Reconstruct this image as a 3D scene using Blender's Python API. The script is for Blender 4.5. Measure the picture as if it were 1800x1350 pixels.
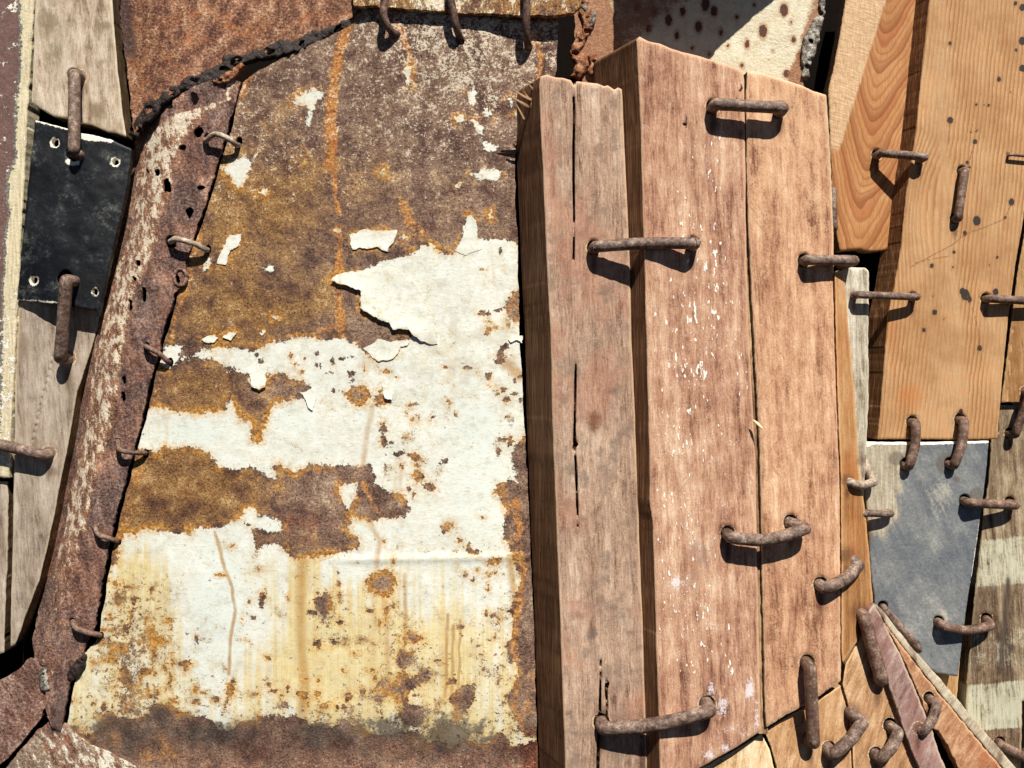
import bpy, math, random
import numpy as np
from mathutils import Vector

random.seed(7)
rng = np.random.default_rng(11)
sc = bpy.context.scene
for o in list(bpy.data.objects):
    bpy.data.objects.remove(o)

# ---------------------------------------------------------------- camera, sky, sun, exposure
S = 0.0005          # metres per photo pixel on the reference plane
D = 1600.0          # camera distance from that plane, in the same pixels
cam_d = bpy.data.cameras.new("camera")
cam = bpy.data.objects.new("camera", cam_d)
sc.collection.objects.link(cam)
cam.location = (0, -D * S, 0)
cam.rotation_euler = (math.radians(90), 0, 0)
cam_d.sensor_width = 36
cam_d.lens = 36 * D / 1800
cam_d.clip_start = 0.01
cam_d.clip_end = 100
sc.camera = cam

SUN = Vector((0.19, -0.60, 0.78)).normalized()
w = bpy.data.worlds.new("World")
sc.world = w
w.use_nodes = True
wn = w.node_tree
sky = wn.nodes.new("ShaderNodeTexSky")
sky.sky_type = 'NISHITA'
sky.sun_disc = False
sky.air_density = 0.2
sky.dust_density = 0.2
sky.sun_elevation = math.asin(SUN.z)
sky.sun_rotation = math.atan2(SUN.x, SUN.y)
wn.links.new(sky.outputs[0], wn.nodes["Background"].inputs[0])
wn.nodes["Background"].inputs[1].default_value = 0.05
sd_ = bpy.data.lights.new("sun", 'SUN')
sd_.energy = 5.0
sd_.angle = math.radians(0.5)
sd_.color = (1.0, 0.955, 0.89)
sun = bpy.data.objects.new("sun", sd_)
sun.rotation_euler = SUN.to_track_quat('Z', 'Y').to_euler()
sun.location = SUN * 5
sc.collection.objects.link(sun)
sc.view_settings.view_transform = 'Standard'
sc.view_settings.look = 'None'
sc.view_settings.exposure = 0.37
sc.view_settings.gamma = 1.0

# ---------------------------------------------------------------- numpy helpers
def world(px, py, h):
    px = np.asarray(px, float); py = np.asarray(py, float); h = np.asarray(h, float)
    k = (D - h) / D * S
    return np.stack(np.broadcast_arrays((px - 900) * k, -h * S, (675 - py) * k), -1)

def _hash(ix, iy, seed):
    n = (ix.astype(np.int64) * 374761393 + iy.astype(np.int64) * 668265263 + seed * 1442695041) & 0x7fffffff
    n = ((n ^ (n >> 13)) * 1274126177) & 0x7fffffff
    return ((n ^ (n >> 16)) & 0xffff) / 65535.0

def vnoise(x, y, seed=0):
    ix = np.floor(x); iy = np.floor(y)
    fx = x - ix; fy = y - iy
    fx = fx * fx * (3 - 2 * fx); fy = fy * fy * (3 - 2 * fy)
    a = _hash(ix, iy, seed); b = _hash(ix + 1, iy, seed)
    c = _hash(ix, iy + 1, seed); d = _hash(ix + 1, iy + 1, seed)
    return (a * (1 - fx) + b * fx) * (1 - fy) + (c * (1 - fx) + d * fx) * fy

def fbm(x, y, size, oct=4, seed=0):
    """-0.5..0.5, size = feature size in px"""
    s = 0; amp = 1; tot = 0; f = 1.0 / size
    for i in range(oct):
        s = s + amp * vnoise(x * f + 17.3 * i, y * f - 9.1 * i, seed + i)
        tot += amp; amp *= .55; f *= 2.03
    return s / tot - .5

def ss(x, a, b):
    t = np.clip((x - a) / (b - a), 0, 1)
    return t * t * (3 - 2 * t)

def seg_dist(x, y, ax, ay, bx, by):
    dx, dy = bx - ax, by - ay
    L = dx * dx + dy * dy + 1e-9
    t = np.clip(((x - ax) * dx + (y - ay) * dy) / L, 0, 1)
    return np.hypot(x - ax - t * dx, y - ay - t * dy)

def line_dist(x, y, pts):
    d = np.full(x.shape, 1e9)
    for a, b in zip(pts[:-1], pts[1:]):
        d = np.minimum(d, seg_dist(x, y, a[0], a[1], b[0], b[1]))
    return d

def poly_sdf(x, y, poly, far=60):
    """positive inside"""
    out = np.full(x.shape, -float(far))
    P = np.array(poly, float)
    m = (x > P[:, 0].min() - far) & (x < P[:, 0].max() + far) & (y > P[:, 1].min() - far) & (y < P[:, 1].max() + far)
    if not m.any():
        return out
    xs = x[m]; ys = y[m]
    d = np.full(xs.shape, 1e9); ins = np.zeros(xs.shape, bool)
    n = len(P)
    for i in range(n):
        ax, ay = P[i]; bx, by = P[(i + 1) % n]
        d = np.minimum(d, seg_dist(xs, ys, ax, ay, bx, by))
        c = ((ay > ys) != (by > ys))
        if ay != by:
            ins ^= c & (xs < (bx - ax) * (ys - ay) / (by - ay) + ax)
    out[m] = np.where(ins, d, -np.minimum(d, far))
    return out

def interp(y, pts):
    p = sorted(pts)
    return np.interp(y, [q[0] for q in p], [q[1] for q in p])

# ---------------------------------------------------------------- object helpers
def link(o, parent=None):
    sc.collection.objects.link(o)
    if parent is not None:
        o.parent = parent
    return o

def tag(o, label=None, cat=None, group=None, kind=None):
    if label: o["label"] = label
    if cat: o["category"] = cat
    if group: o["group"] = group
    if kind: o["kind"] = kind
    return o

def mesh_from(name, V, F, mat, parent=None, attrs=None, smooth=True):
    me = bpy.data.meshes.new(name)
    V = np.asarray(V, np.float32)
    F4 = [f for f in F] if isinstance(F, list) else F
    if isinstance(F4, np.ndarray):
        nf, k = F4.shape
        me.vertices.add(len(V)); me.vertices.foreach_set("co", V.ravel())
        me.loops.add(nf * k); me.loops.foreach_set("vertex_index", F4.astype(np.int32).ravel())
        me.polygons.add(nf); me.polygons.foreach_set("loop_start", np.arange(0, nf * k, k, dtype=np.int32))
        me.update(calc_edges=True)
    else:
        me.from_pydata(V.tolist(), [], F4)
    me.polygons.foreach_set("use_smooth", np.full(len(me.polygons), smooth))
    for k_, a in (attrs or {}).items():
        a = np.asarray(a, np.float32)
        if a.ndim == 2:
            at = me.attributes.new(k_, 'FLOAT_VECTOR', 'POINT'); at.data.foreach_set("vector", a.ravel())
        else:
            at = me.attributes.new(k_, 'FLOAT', 'POINT'); at.data.foreach_set("value", a)
    me.materials.append(mat)
    me.validate()
    o = bpy.data.objects.new(name, me)
    return link(o, parent)

FEET = []   # where staple legs enter: px, py, radius (filled in further down)
def sheet(name, poly, hf, thick, mat, parent=None, step=4.0, stepy=None, holes=(), rough=0, rsize=12, slant=(0, 0),
          attrs=None, roundr=0, hole_rough=1.5, seed=0, disp=0, dsize=9):
    """a plate or board: outline in px, front height hf(px,py), real thickness, real holes"""
    P = np.array(poly, float)
    sx = step; sy = stepy or step
    m = 2 * max(sx, sy)
    gx = np.arange(P[:, 0].min() - m, P[:, 0].max() + m + sx, sx)
    gy = np.arange(P[:, 1].min() - m, P[:, 1].max() + m + sy, sy)
    X, Y = np.meshgrid(gx, gy)
    sdf = poly_sdf(X, Y, poly, 400)
    if rough:
        sdf = sdf + rough * 2 * fbm(X, Y, rsize, 4, seed + 50)
    ed = sdf.copy()
    for hp in holes:
        if len(hp) == 4 and not isinstance(hp[0], (tuple, list)):
            cx, cy, rx, ry = hp
            q = np.hypot((X - cx) / rx, (Y - cy) / ry)
            hs = (1 - q) * min(rx, ry)
        else:
            hs = poly_sdf(X, Y, hp, 400)
        if hole_rough:
            hs = hs + hole_rough * 2 * fbm(X, Y, 7, 3, seed + 77)
        sdf = np.minimum(sdf, -hs)
    dyy, dxx = np.gradient(sdf, sy, sx)
    ins = sdf > 0
    face = ins[:-1, :-1] | ins[1:, :-1] | ins[:-1, 1:] | ins[1:, 1:]
    used = np.zeros_like(ins)
    used[:-1, :-1] |= face; used[1:, :-1] |= face; used[:-1, 1:] |= face; used[1:, 1:] |= face
    out = used & ~ins
    gl = np.maximum(dxx ** 2 + dyy ** 2, .05)
    lim = 1.2 * max(sx, sy)
    mvx = np.clip(-sdf * dxx / gl, -lim, lim); mvy = np.clip(-sdf * dyy / gl, -lim, lim)
    Xm = np.where(out, X + mvx, X); Ym = np.where(out, Y + mvy, Y)
    idx = -np.ones(X.shape, int); idx[used] = np.arange(used.sum())
    px = Xm[used]; py = Ym[used]
    edv = np.maximum(np.where(out, 0, ed)[used], 0)
    h = hf(px, py) + np.zeros_like(px)
    if roundr:
        e = np.clip(edv / roundr, 0, 1)
        h = h - roundr * .8 * (1 - np.sqrt(np.maximum(0, 1 - (1 - e) ** 2)))
    if disp:
        h = h + disp * 2 * fbm(px, py, dsize, 3, seed + 5)
    q = np.stack([idx[1:, :-1], idx[1:, 1:], idx[:-1, 1:], idx[:-1, :-1]], -1)[face]
    # boundary edges
    e = np.concatenate([q[:, [0, 1]], q[:, [1, 2]], q[:, [2, 3]], q[:, [3, 0]]])
    key = np.sort(e, 1); kk = key[:, 0] * (len(px) + 1) + key[:, 1]
    _, inv, cnt = np.unique(kk, return_inverse=True, return_counts=True)
    be = e[cnt[inv] == 1]
    W = world(px, py, h)
    bv = np.unique(be)
    remap = -np.ones(len(px), int); remap[bv] = np.arange(len(bv))
    nF = len(px); nB = len(bv)
    Wf = W[bv]
    Wb = W[bv] + np.array([slant[0] * S, thick * S, -slant[1] * S])
    sides = np.stack([nF + remap[be[:, 1]], nF + remap[be[:, 0]], nF + nB + remap[be[:, 0]], nF + nB + remap[be[:, 1]]], -1)
    V = np.concatenate([W, Wf, Wb])
    F = np.concatenate([q, sides])
    P3 = np.stack([px, py, h], -1) / 100
    Pall = np.concatenate([P3, P3[bv], P3[bv] + np.array([slant[0], slant[1], -thick]) / 100])
    at = {"P": Pall, "ed": np.concatenate([edv, edv[bv] * 0, edv[bv] * 0 + 3]),
          "side": np.concatenate([np.zeros(nF), np.ones(2 * nB)])}
    if FEET:
        irs = np.zeros_like(px); tor = np.zeros_like(px)
        for fx_, fy_, fr_ in FEET:
            if P[:, 0].min() - 5 < fx_ < P[:, 0].max() + 5 and P[:, 1].min() - 5 < fy_ < P[:, 1].max() + 5:
                q_ = np.hypot(px - fx_, py - fy_ + 2) / fr_
                if poly_sdf(np.array([fx_]), np.array([fy_]), poly, 400)[0] > fr_ * 1.2:
                    tor = np.maximum(tor, np.exp(-((q_ - 1.15) / .25) ** 2))
                irs = np.maximum(irs, np.maximum(.8 * np.exp(-(q_ / 1.9) ** 2), .8 * np.exp(-(((px - fx_) / (fr_ * .8)) ** 2 + ((py - fy_ - fr_ * 2.2) / (fr_ * 2.4)) ** 2))))
        for k_, a in (("irs", irs), ("tor", tor)): at[k_] = np.concatenate([a, a[bv], a[bv]])
    if attrs:
        for k_, a in attrs(px, py).items():
            at[k_] = np.concatenate([a, a[bv], a[bv]])
    return mesh_from(name, V, F, mat, parent, at)

def band(name, path, r, hf, mat, parent=None, seed=0, rough=.55):
    """flat ragged crust along a line: the half width r varies along the path"""
    p = catmull(np.column_stack([np.array(path, float)[:, :2], np.array(r, float)]), 4)
    t = np.gradient(p[:, :2], axis=0); t /= np.linalg.norm(t, axis=1)[:, None]
    n_ = np.stack([-t[:, 1], t[:, 0]], 1)
    poly = [tuple(q) for q in p[:, :2] + n_ * p[:, 2:3]] + [tuple(q) for q in (p[:, :2] - n_ * p[:, 2:3])[::-1]]
    ar = float(np.mean(p[:, 2]))
    return sheet(name, poly, hf, 10, mat, parent, step=1.8, rough=ar * rough, rsize=ar * 1.5, roundr=ar * .7, disp=ar * .55, dsize=ar * 1.1, seed=seed,
                 holes=[(p[i, 0], p[i, 1], ar * .5, ar * .35) for i in range(3, len(p) - 3, 9)], hole_rough=ar * .5)

def catmull(pts, n):
    pts = np.array(pts, float)
    p = np.vstack([2 * pts[0] - pts[1], pts, 2 * pts[-1] - pts[-2]])
    out = []
    for i in range(1, len(p) - 2):
        for t in np.linspace(0, 1, n, endpoint=False):
            a, b, c, d = p[i - 1], p[i], p[i + 1], p[i + 2]
            out.append(.5 * ((2 * b) + (-a + c) * t + (2 * a - 5 * b + 4 * c - d) * t * t + (-a + 3 * b - 3 * c + d) * t ** 3))
    out.append(pts[-1])
    return np.array(out)

def tube(name, pts, r, mat, parent=None, sides=14, smooth_n=0, lump=.08, seed=0, squash=1.0, lsize=14, endtaper=True):
    """pts: (px,py,h) path; r in px (number or list)"""
    pts = np.array(pts, float)
    rr = np.full(len(pts), r, float) if np.isscalar(r) else np.array(r, float)
    if smooth_n:
        rr = catmull(np.column_stack([rr, rr]), smooth_n)[:, 0]
        pts = catmull(pts, smooth_n)
    Wp = world(pts[:, 0], pts[:, 1], pts[:, 2]) / S
    T = np.gradient(Wp, axis=0); T /= np.linalg.norm(T, axis=1)[:, None] + 1e-9
    ref = np.array([0.31, -0.9, 0.27]); 
    N = np.cross(T[0], ref); N /= np.linalg.norm(N)
    V = []; at = []
    al = np.concatenate([[0], np.cumsum(np.linalg.norm(np.diff(Wp, axis=0), axis=1))])
    n = len(Wp)
    for i in range(n):
        N = N - T[i] * N.dot(T[i]); N /= np.linalg.norm(N)
        B = np.cross(T[i], N)
        for j in range(sides):
            a = 2 * math.pi * j / sides
            k = 1 + lump * 2 * float(fbm(np.array([al[i] + seed * 91.]), np.array([j * lsize * .9 if j < sides / 2 else (sides - j) * lsize * .9]), lsize, 3, seed)[0]) 
            p = Wp[i] + rr[i] * k * (N * math.cos(a) + B * math.sin(a) * squash)
            V.append(p)
            at.append((math.cos(a) * rr[i] / 100 + seed * 3.1, al[i] / 100, math.sin(a) * rr[i] / 100))
    F = []
    for i in range(n - 1):
        for j in range(sides):
            j2 = (j + 1) % sides
            F.append((i * sides + j, i * sides + j2, (i + 1) * sides + j2, (i + 1) * sides + j))
    F.append(tuple(range(sides - 1, -1, -1))); F.append(tuple((n - 1) * sides + j for j in range(sides)))
    return mesh_from(name, np.array(V) * S, F, mat, parent, {"P": np.array(at)})

def crust(name, path, r, mat, parent=None, seed=0, gap=.24, spread=.75, n=1):
    """weld crust: many lumpy beads fused along a line, one mesh; path (px,py,h), r list of radii"""
    rg = np.random.default_rng(seed)
    p = catmull(np.column_stack([np.array(path, float), np.array(r, float)]), 6)
    V = []; F = []; at = []
    d = 0; nxt = 0
    nu, nv = 12, 8
    for i in range(len(p) - 1):
        L = np.linalg.norm(p[i + 1][:2] - p[i][:2])
        d += L
        while d > nxt:
            rad = p[i][3] * rg.uniform(.4, .95)
            nxt += rad * gap
            c = p[i][:3] + np.array([rg.normal(), rg.normal(), rg.normal() * .4]) * p[i][3] * spread * .5
            C = world(*c) / S
            b = len(V); s0 = rg.uniform(0, 1000)
            el = rg.uniform(.6, 1.35, 3)
            for a in range(nv + 1):
                th = math.pi * a / nv
                for k in range(nu):
                    ph = 2 * math.pi * k / nu
                    q = np.array([math.sin(th) * math.cos(ph), math.sin(th) * math.sin(ph), math.cos(th)])
                    rr_ = rad * (1 + .9 * float(fbm(np.array([q[0] * 7 + q[2] * 5 + s0]), np.array([q[1] * 7 - q[2] * 4]), 5, 3, seed)[0]))
                    pt = C + q * rr_ * el
                    V.append(pt); at.append(pt / 100)
            for a in range(nv):
                for k in range(nu):
                    k2 = (k + 1) % nu
                    F.append((b + a * nu + k, b + (a + 1) * nu + k, b + (a + 1) * nu + k2, b + a * nu + k2))
    return mesh_from(name, np.array(V) * S, F, mat, parent, {"P": np.array(at)})

# ---------------------------------------------------------------- shader helpers
def hx(s):
    s = s.lstrip('#')
    c = [int(s[i:i + 2], 16) / 255 for i in (0, 2, 4)]
    return tuple((x / 12.92 if x <= .04045 else ((x + .055) / 1.055) ** 2.4) for x in c) + (1,)

class Sk:
    def __init__(s, g, sock): s.g = g; s.s = sock
    def __add__(s, o): return s.g.math('ADD', s, o)
    __radd__ = __add__
    def __mul__(s, o): return s.g.math('MULTIPLY', s, o)
    __rmul__ = __mul__
    def __sub__(s, o): return s.g.math('SUBTRACT', s, o)
    def __rsub__(s, o): return s.g.math('SUBTRACT', o, s)

class G:
    def __init__(s, name):
        s.m = bpy.data.materials.new(name); s.m.use_nodes = True
        s.t = s.m.node_tree; s.bsdf = s.t.nodes["Principled BSDF"]
        s.P = s.attr("P", 'Vector')
    def put(s, sock, v):
        if isinstance(v, Sk): s.t.links.new(v.s, sock)
        else: sock.default_value = v
    def math(s, op, a, b=0.0, clamp=False):
        n = s.t.nodes.new("ShaderNodeMath"); n.operation = op; n.use_clamp = clamp
        s.put(n.inputs[0], a); s.put(n.inputs[1], b)
        return Sk(s, n.outputs[0])
    def attr(s, name, out='Fac'):
        n = s.t.nodes.new("ShaderNodeAttribute"); n.attribute_name = name
        return Sk(s, n.outputs[out])
    def vm(s, v, sc_):
        n = s.t.nodes.new("ShaderNodeVectorMath"); n.operation = 'MULTIPLY'
        s.put(n.inputs[0], v); n.inputs[1].default_value = sc_
        return Sk(s, n.outputs[0])
    def va(s, v, o):
        n = s.t.nodes.new("ShaderNodeVectorMath"); n.operation = 'ADD'
        s.put(n.inputs[0], v); s.put(n.inputs[1], o)
        return Sk(s, n.outputs[0])
    def rot(s, v, deg, loc=(0, 0, 0)):
        n = s.t.nodes.new("ShaderNodeMapping"); n.vector_type = 'POINT'
        s.put(n.inputs[0], v); n.inputs[1].default_value = loc
        n.inputs[2].default_value = (0, 0, math.radians(deg))
        return Sk(s, n.outputs[0])
    def xyz(s, v):
        n = s.t.nodes.new("ShaderNodeSeparateXYZ"); s.put(n.inputs[0], v)
        return [Sk(s, n.outputs[i]) for i in range(3)]
    def noise(s, v, scale, detail=4, rough=.6, dist=0.0, off=None):
        if off is not None: v = s.va(v, (off, off * .7, off * 1.3))
        n = s.t.nodes.new("ShaderNodeTexNoise")
        s.put(n.inputs["Vector"], v); n.inputs["Scale"].default_value = scale
        n.inputs["Detail"].default_value = detail; n.inputs["Roughness"].default_value = rough
        n.inputs["Distortion"].default_value = dist
        return Sk(s, n.outputs[0])
    def vor(s, v, scale, rand=1.0):
        n = s.t.nodes.new("ShaderNodeTexVoronoi")
        s.put(n.inputs["Vector"], v); n.inputs["Scale"].default_value = scale
        n.inputs["Randomness"].default_value = rand
        return Sk(s, n.outputs["Distance"])
    def ss(s, x, a, b):
        n = s.t.nodes.new("ShaderNodeMapRange"); n.interpolation_type = 'SMOOTHSTEP'
        s.put(n.inputs[0], x)
        if a <= b:
            n.inputs[1].default_value = a; n.inputs[2].default_value = b; n.inputs[3].default_value = 0; n.inputs[4].default_value = 1
        else:
            n.inputs[1].default_value = b; n.inputs[2].default_value = a; n.inputs[3].default_value = 1; n.inputs[4].default_value = 0
        return Sk(s, n.outputs[0])
    def ramp(s, x, stops):
        n = s.t.nodes.new("ShaderNodeValToRGB"); cr = n.color_ramp
        while len(cr.elements) < len(stops): cr.elements.new(.5)
        for e, (p, c) in zip(cr.elements, stops):
            e.position = p; e.color = hx(c)
        s.put(n.inputs[0], x)
        return Sk(s, n.outputs[0])
    def mix(s, f, a, b, mode='MIX'):
        n = s.t.nodes.new("ShaderNodeMix"); n.data_type = 'RGBA'; n.blend_type = mode
        s.put(n.inputs[0], f)
        for i, v in ((6, a), (7, b)):
            if isinstance(v, str): v = hx(v)
            s.put(n.inputs[i], v)
        return Sk(s, n.outputs[2])
    def done(s, col, height=None, bump=.6, bdist=.0008, rough=.8, spec=.25, metal=0.0):
        s.put(s.bsdf.inputs["Base Color"], hx(col) if isinstance(col, str) else col)
        s.put(s.bsdf.inputs["Roughness"], rough)
        s.put(s.bsdf.inputs["Specular IOR Level"], spec)
        s.put(s.bsdf.inputs["Metallic"], metal)
        if height is not None:
            n = s.t.nodes.new("ShaderNodeBump"); n.inputs["Strength"].default_value = bump
            n.inputs["Distance"].default_value = bdist
            s.put(n.inputs["Height"], height)
            s.t.links.new(n.outputs[0], s.bsdf.inputs["Normal"])
        return s.m
# ---------------------------------------------------------------- materials
def iron_stain(g, col, gran, fib):
    """rust bleeding from the staple legs, and pale fibres torn up round the holes"""
    col = g.mix(g.ss(g.attr("irs") + (gran - .5) * .7 + (fib - .5) * .5, .30, .85) * .75, col, '#573524')
    return g.mix(g.ss(g.attr("tor") + (gran - .5) * 1.6 + (fib - .5) * .6, .72, .95) * .8, col, '#dfc09a')

def wood(name, c, lean=0.0, fx=9.0, stretch=.05, fine=34.0, mott=2.2, mcol=None, mamt=0.0, spots=0.0, bump=.7,
         edge=None, extra=None, sidecol=None, contrast=1.0, loc=0.0):
    """c = 4 colours dark..light; grain runs along px-y, leaning by `lean` degrees"""
    g = G(name)
    R = g.rot(g.P, lean)
    R = g.va(R, (loc, loc * 1.7, loc))
    warp = g.noise(g.vm(R, (1.2, .35, 1.2)), 1.6, 3)
    RW = g.va(R, g.vm(warp, (.28, 0, .28)))
    broad = g.noise(g.vm(RW, (fx, fx * stretch, fx)), 1.0, 4, .62)
    fib = g.noise(g.vm(RW, (fine, fine * stretch * .8, fine)), 1.0, 3, .7)
    hair = g.noise(g.vm(R, (fine * 2.6, fine * .22, fine * 2.6)), 1.0, 2, .7)
    blot = g.noise(R, mott, 5, .65)
    gran = g.noise(g.P, 30, 3, .7)
    big = g.noise(g.vm(R, (1, .4, 1)), .9, 3, .6, off=71.0)
    t = broad * .62 + fib * .36 + hair * .22 + blot * .34 + gran * .22 + big * .34 - 1.05
    t = t * (2.5 * contrast) + .5
    col = g.ramp(t, [(.04, c[0]), (.36, c[1]), (.62, c[2]), (.98, c[3])])
    if mcol:
        mk = g.ss(g.noise(g.vm(R, (1.5, .5, 1.5)), 1.3, 5, .65, off=5.0) + fib * .25 - .12, .50, .68)
        col = g.mix(mk * mamt, col, mcol)
    hgt = fib * .55 + hair * .35 + broad * .35 + gran * .25
    if spots:
        sp = g.ss(g.noise(g.vm(R, (7, 2.5, 7)), 1.0, 5, .75, off=9.0), .66, .74)
        col = g.mix(sp * spots, col, c[0])
    if extra:
        r = extra(g, col, dict(R=R, broad=broad, fib=fib, hair=hair, blot=blot, gran=gran, hgt=hgt))
        col = r[0]
        if len(r) > 1: hgt = r[1]
    if edge:
        ed = g.attr("ed")
        col = g.mix(g.ss(ed + gran * 8 - 4, 5, 0) * .75 * (1 - g.attr("side")), col, edge)
    if sidecol:
        sg = g.noise(g.vm(g.va(g.P, (3, 1, 7)), (40, .55, 34)), 1.0, 3, .75)
        sb = g.noise(g.vm(g.P, (3, .6, 3)), 1.0, 4)
        scol = g.ramp(sg * .75 + sb * .35 - .05, [(.3, sidecol[0]), (.5, sidecol[1]), (.68, sidecol[2])])
        col = g.mix(g.attr("side"), col, scol)
        hgt = hgt * (1 - g.attr("side")) + sg * .9 * g.attr("side")
    col = iron_stain(g, col, gran, fib)
    return g.done(col, hgt, bump, .0011, .85, .18)

# iron of the staples: brown oxide, pale grey wear and highlights coloured onto the ridges
def iron_mat(name, c, bump=.7):
    g = G(name)
    a = g.noise(g.P, 9, 5, .65)
    b = g.noise(g.P, 26, 4, .7)
    f = g.noise(g.P, 3, 3, off=2.0)
    t = a * .5 + b * .45 + f * .3 - .12
    col = g.ramp(t, [(.34, c[0]), (.45, c[1]), (.55, c[2]), (.67, c[3])])
    col = g.mix(g.ss(g.noise(g.P, 7, 4, off=3.0), .58, .68) * .6, col, c[4])
    return g.done(col, b * .6 + a * .3 + g.noise(g.P, 60, 2) * .5, bump, .0009, .58, .38)

M = {}
M['iron'] = iron_mat('rusty_iron', ['#2c201a', '#5f4a3e', '#877163', '#c2ae9a', '#5c3a28'])
M['iron_red'] = iron_mat('red_brown_iron', ['#2d1f19', '#5c4539', '#806555', '#b39c88', '#603824'])
M['wire'] = iron_mat('pale_wire', ['#4a3a30', '#8d7a69', '#b5a590', '#d8ccb8', '#8a6a50'])
M['rod'] = iron_mat('dark_wire', ['#2a1c18', '#4c352d', '#74584a', '#9a8372', '#4c2c20'])

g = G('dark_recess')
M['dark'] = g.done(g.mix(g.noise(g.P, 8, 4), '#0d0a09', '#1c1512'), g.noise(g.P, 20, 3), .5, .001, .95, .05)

# ---- the big peeling sheet
def sheet_material():
    g = G('peeling_paint_on_rust')
    P = g.P
    n0 = g.noise(P, 1.1, 4, .6, off=2.0)
    n2 = g.noise(P, 5.5, 5, .62)
    n3 = g.noise(P, 20, 4, .65, off=1.0)
    n4 = g.noise(P, 52, 3, .7, off=4.0)
    sd = g.attr("sdf"); och = g.attr("och"); yel = g.attr("yel"); stn = g.attr("stn"); soot = g.attr("soot")
    pit = g.attr("pit"); spk = g.attr("spk"); ora = g.attr("ora"); gry = g.attr("gry"); blu = g.attr("blu")
    # rust
    n1 = g.noise(P, 2.3, 5, .65, off=17.0)
    grit = g.vor(P, 26)
    t = n0 * .22 + n1 * .36 + n2 * .26 + n3 * .26 + n4 * .32 - .21 + (grit - .45) * .08
    tc = (t - .5) * 2.3 + .51
    dots = g.ss(g.noise(P, 34, 2, .5, off=23.0), .61, .68)
    rA = g.ramp(tc, [(.12, '#2c1d18'), (.34, '#624a3f'), (.52, '#876b59'), (.70, '#a98f77'), (.90, '#dccab0')])
    rB = g.ramp(tc, [(.12, '#362113'), (.34, '#69472c'), (.52, '#8e6840'), (.70, '#ae8756'), (.90, '#d9b684')])
    rC = g.ramp(tc, [(.14, '#2b1714'), (.38, '#573127'), (.54, '#7d4a38'), (.70, '#a3694e'), (.88, '#d8a684')])
    rD = g.ramp(tc, [(.12, '#231513'), (.40, '#4a302a'), (.60, '#6a4a3e'), (.85, '#96755f')])
    om = g.ss(och + (n0 - .5) * 1.6 + (n1 - .5) * 1.2 + (n2 - .5) * 1.0 + (n3 - .5) * .4, .10, 1.0)
    rust = g.mix(om, rA, rB)
    rust = g.mix(g.ss(g.noise(P, 1.9, 5, .65, off=27.0) + (n3 - .5) * .25, .53, .66) * .65, rust, rD)
    rust = g.mix(g.ss(g.attr("red") + (n2 - .5) * 1.1, .3, .8), rust, rC)
    rust = g.mix(dots * .7, rust, '#2b1913')
    oran = g.ramp(n3 * .7 + n4 * .4 + n2 * .3 - .2, [(.30, '#7a3f1c'), (.44, '#ae6a32'), (.56, '#cf9450'), (.70, '#ecca94')])
    rust = g.mix(g.ss(ora + (n1 - .5) * 1.2 + (n2 - .5) * 1.2 + (n3 - .5) * .9, .34, .85) * .92, rust, oran)
    # halo of bright rust creeping out from under the paint
    halo = g.ss(sd + (n2 - .5) * 24 + (n3 - .5) * 14, -15, -1) * g.ss(n0 + (n2 - .5) * .7, .44, .6)
    rust = g.mix(halo * .85, rust, g.ramp(n3, [(.35, '#9a5a1c'), (.52, '#c98c38'), (.68, '#e3b868')]))
    # pale specks of old primer left on the rust
    sp = g.ss(n3 * .5 + n4 * .35 + n2 * .35 + spk * .10 - .10, .635, .69) * g.ss(spk, .02, .3)
    rust = g.mix(sp * .9, rust, g.mix(n2, '#c9b08c', '#efe6d2'))
    # paint
    pitn = g.noise(P, 11, 6, .72, off=7.0)
    sd2 = sd - g.ss(pitn + pit * .13, .685, .72) * 30 - g.ss(n4 * .4 + n3 * .5 + n1 * .5 + pit * .13, .84, .89) * 16
    m = g.ss(sd2 + (n2 - .5) * 20 + (n3 - .5) * 20 + (n4 - .5) * 6, -.6, .6)
    streak = g.noise(g.vm(P, (9, .35, 9)), 1.0, 4, .6, off=6.0)
    streak2 = g.noise(g.vm(P, (30, .5, 9)), 1.0, 3, .6, off=3.0)
    pc = g.mix(g.ss(n2 * .6 + n3 * .4, .35, .65), '#d9d9c8', '#e8eae0')
    pc = g.mix(g.ss(blu + (n0 - .5) * .8 + (streak - .5) * .6, .35, .8), pc, '#dee3d8')
    yl = g.ss(yel * .92 + (streak - .5) * 1.5 + (n0 - .5) * .8 + (n2 - .5) * .3, .30, .85)
    pc = g.mix(yl * .78, pc, g.ramp(n2 * .5 + streak2 * .5, [(.3, '#c59c4e'), (.5, '#dbc37c'), (.7, '#e3d7a6')]))
    st = g.ss(stn * (n1 * .9 + n2 * .9 + .1) + (streak2 - .5) * .5 + (n3 - .5) * .35, .28, .95)
    pc = g.mix(st * .78, pc, g.ramp(n3 * .5 + streak2 * .5, [(.32, '#8f5a1c'), (.5, '#b07f34'), (.68, '#c9a25a')]))
    ih = g.ss(sd2 + (n2 - .5) * 34 + (n3 - .5) * 16, 13, 0) * g.ss(n0 + (n2 - .5) * .6 + yel * .14, .40, .60)
    pc = g.mix(ih * .65, pc, g.ramp(n3, [(.35, '#b4782a'), (.5, '#d7a755'), (.65, '#ecd39a')]))
    # dry spotted grime on the paint
    gr = g.ss(g.noise(P, 3.2, 6, .75, off=11.0) + gry * .18, .60, .74)
    pc = g.mix(gr * .30, pc, '#a79a7f')
    crk = g.noise(g.vm(P, (1, 2.4, 1)), 9, 5, .6, .8, off=13.0)
    pc = g.mix(g.ss(crk + (n3 - .5) * .3, .54, .66) * .32, pc, '#b9a67c')
    pc = g.mix(g.ss(n1 + (n2 - .5) * .5 + gry * .06, .56, .72) * .4, pc, '#cdb98c')
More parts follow.
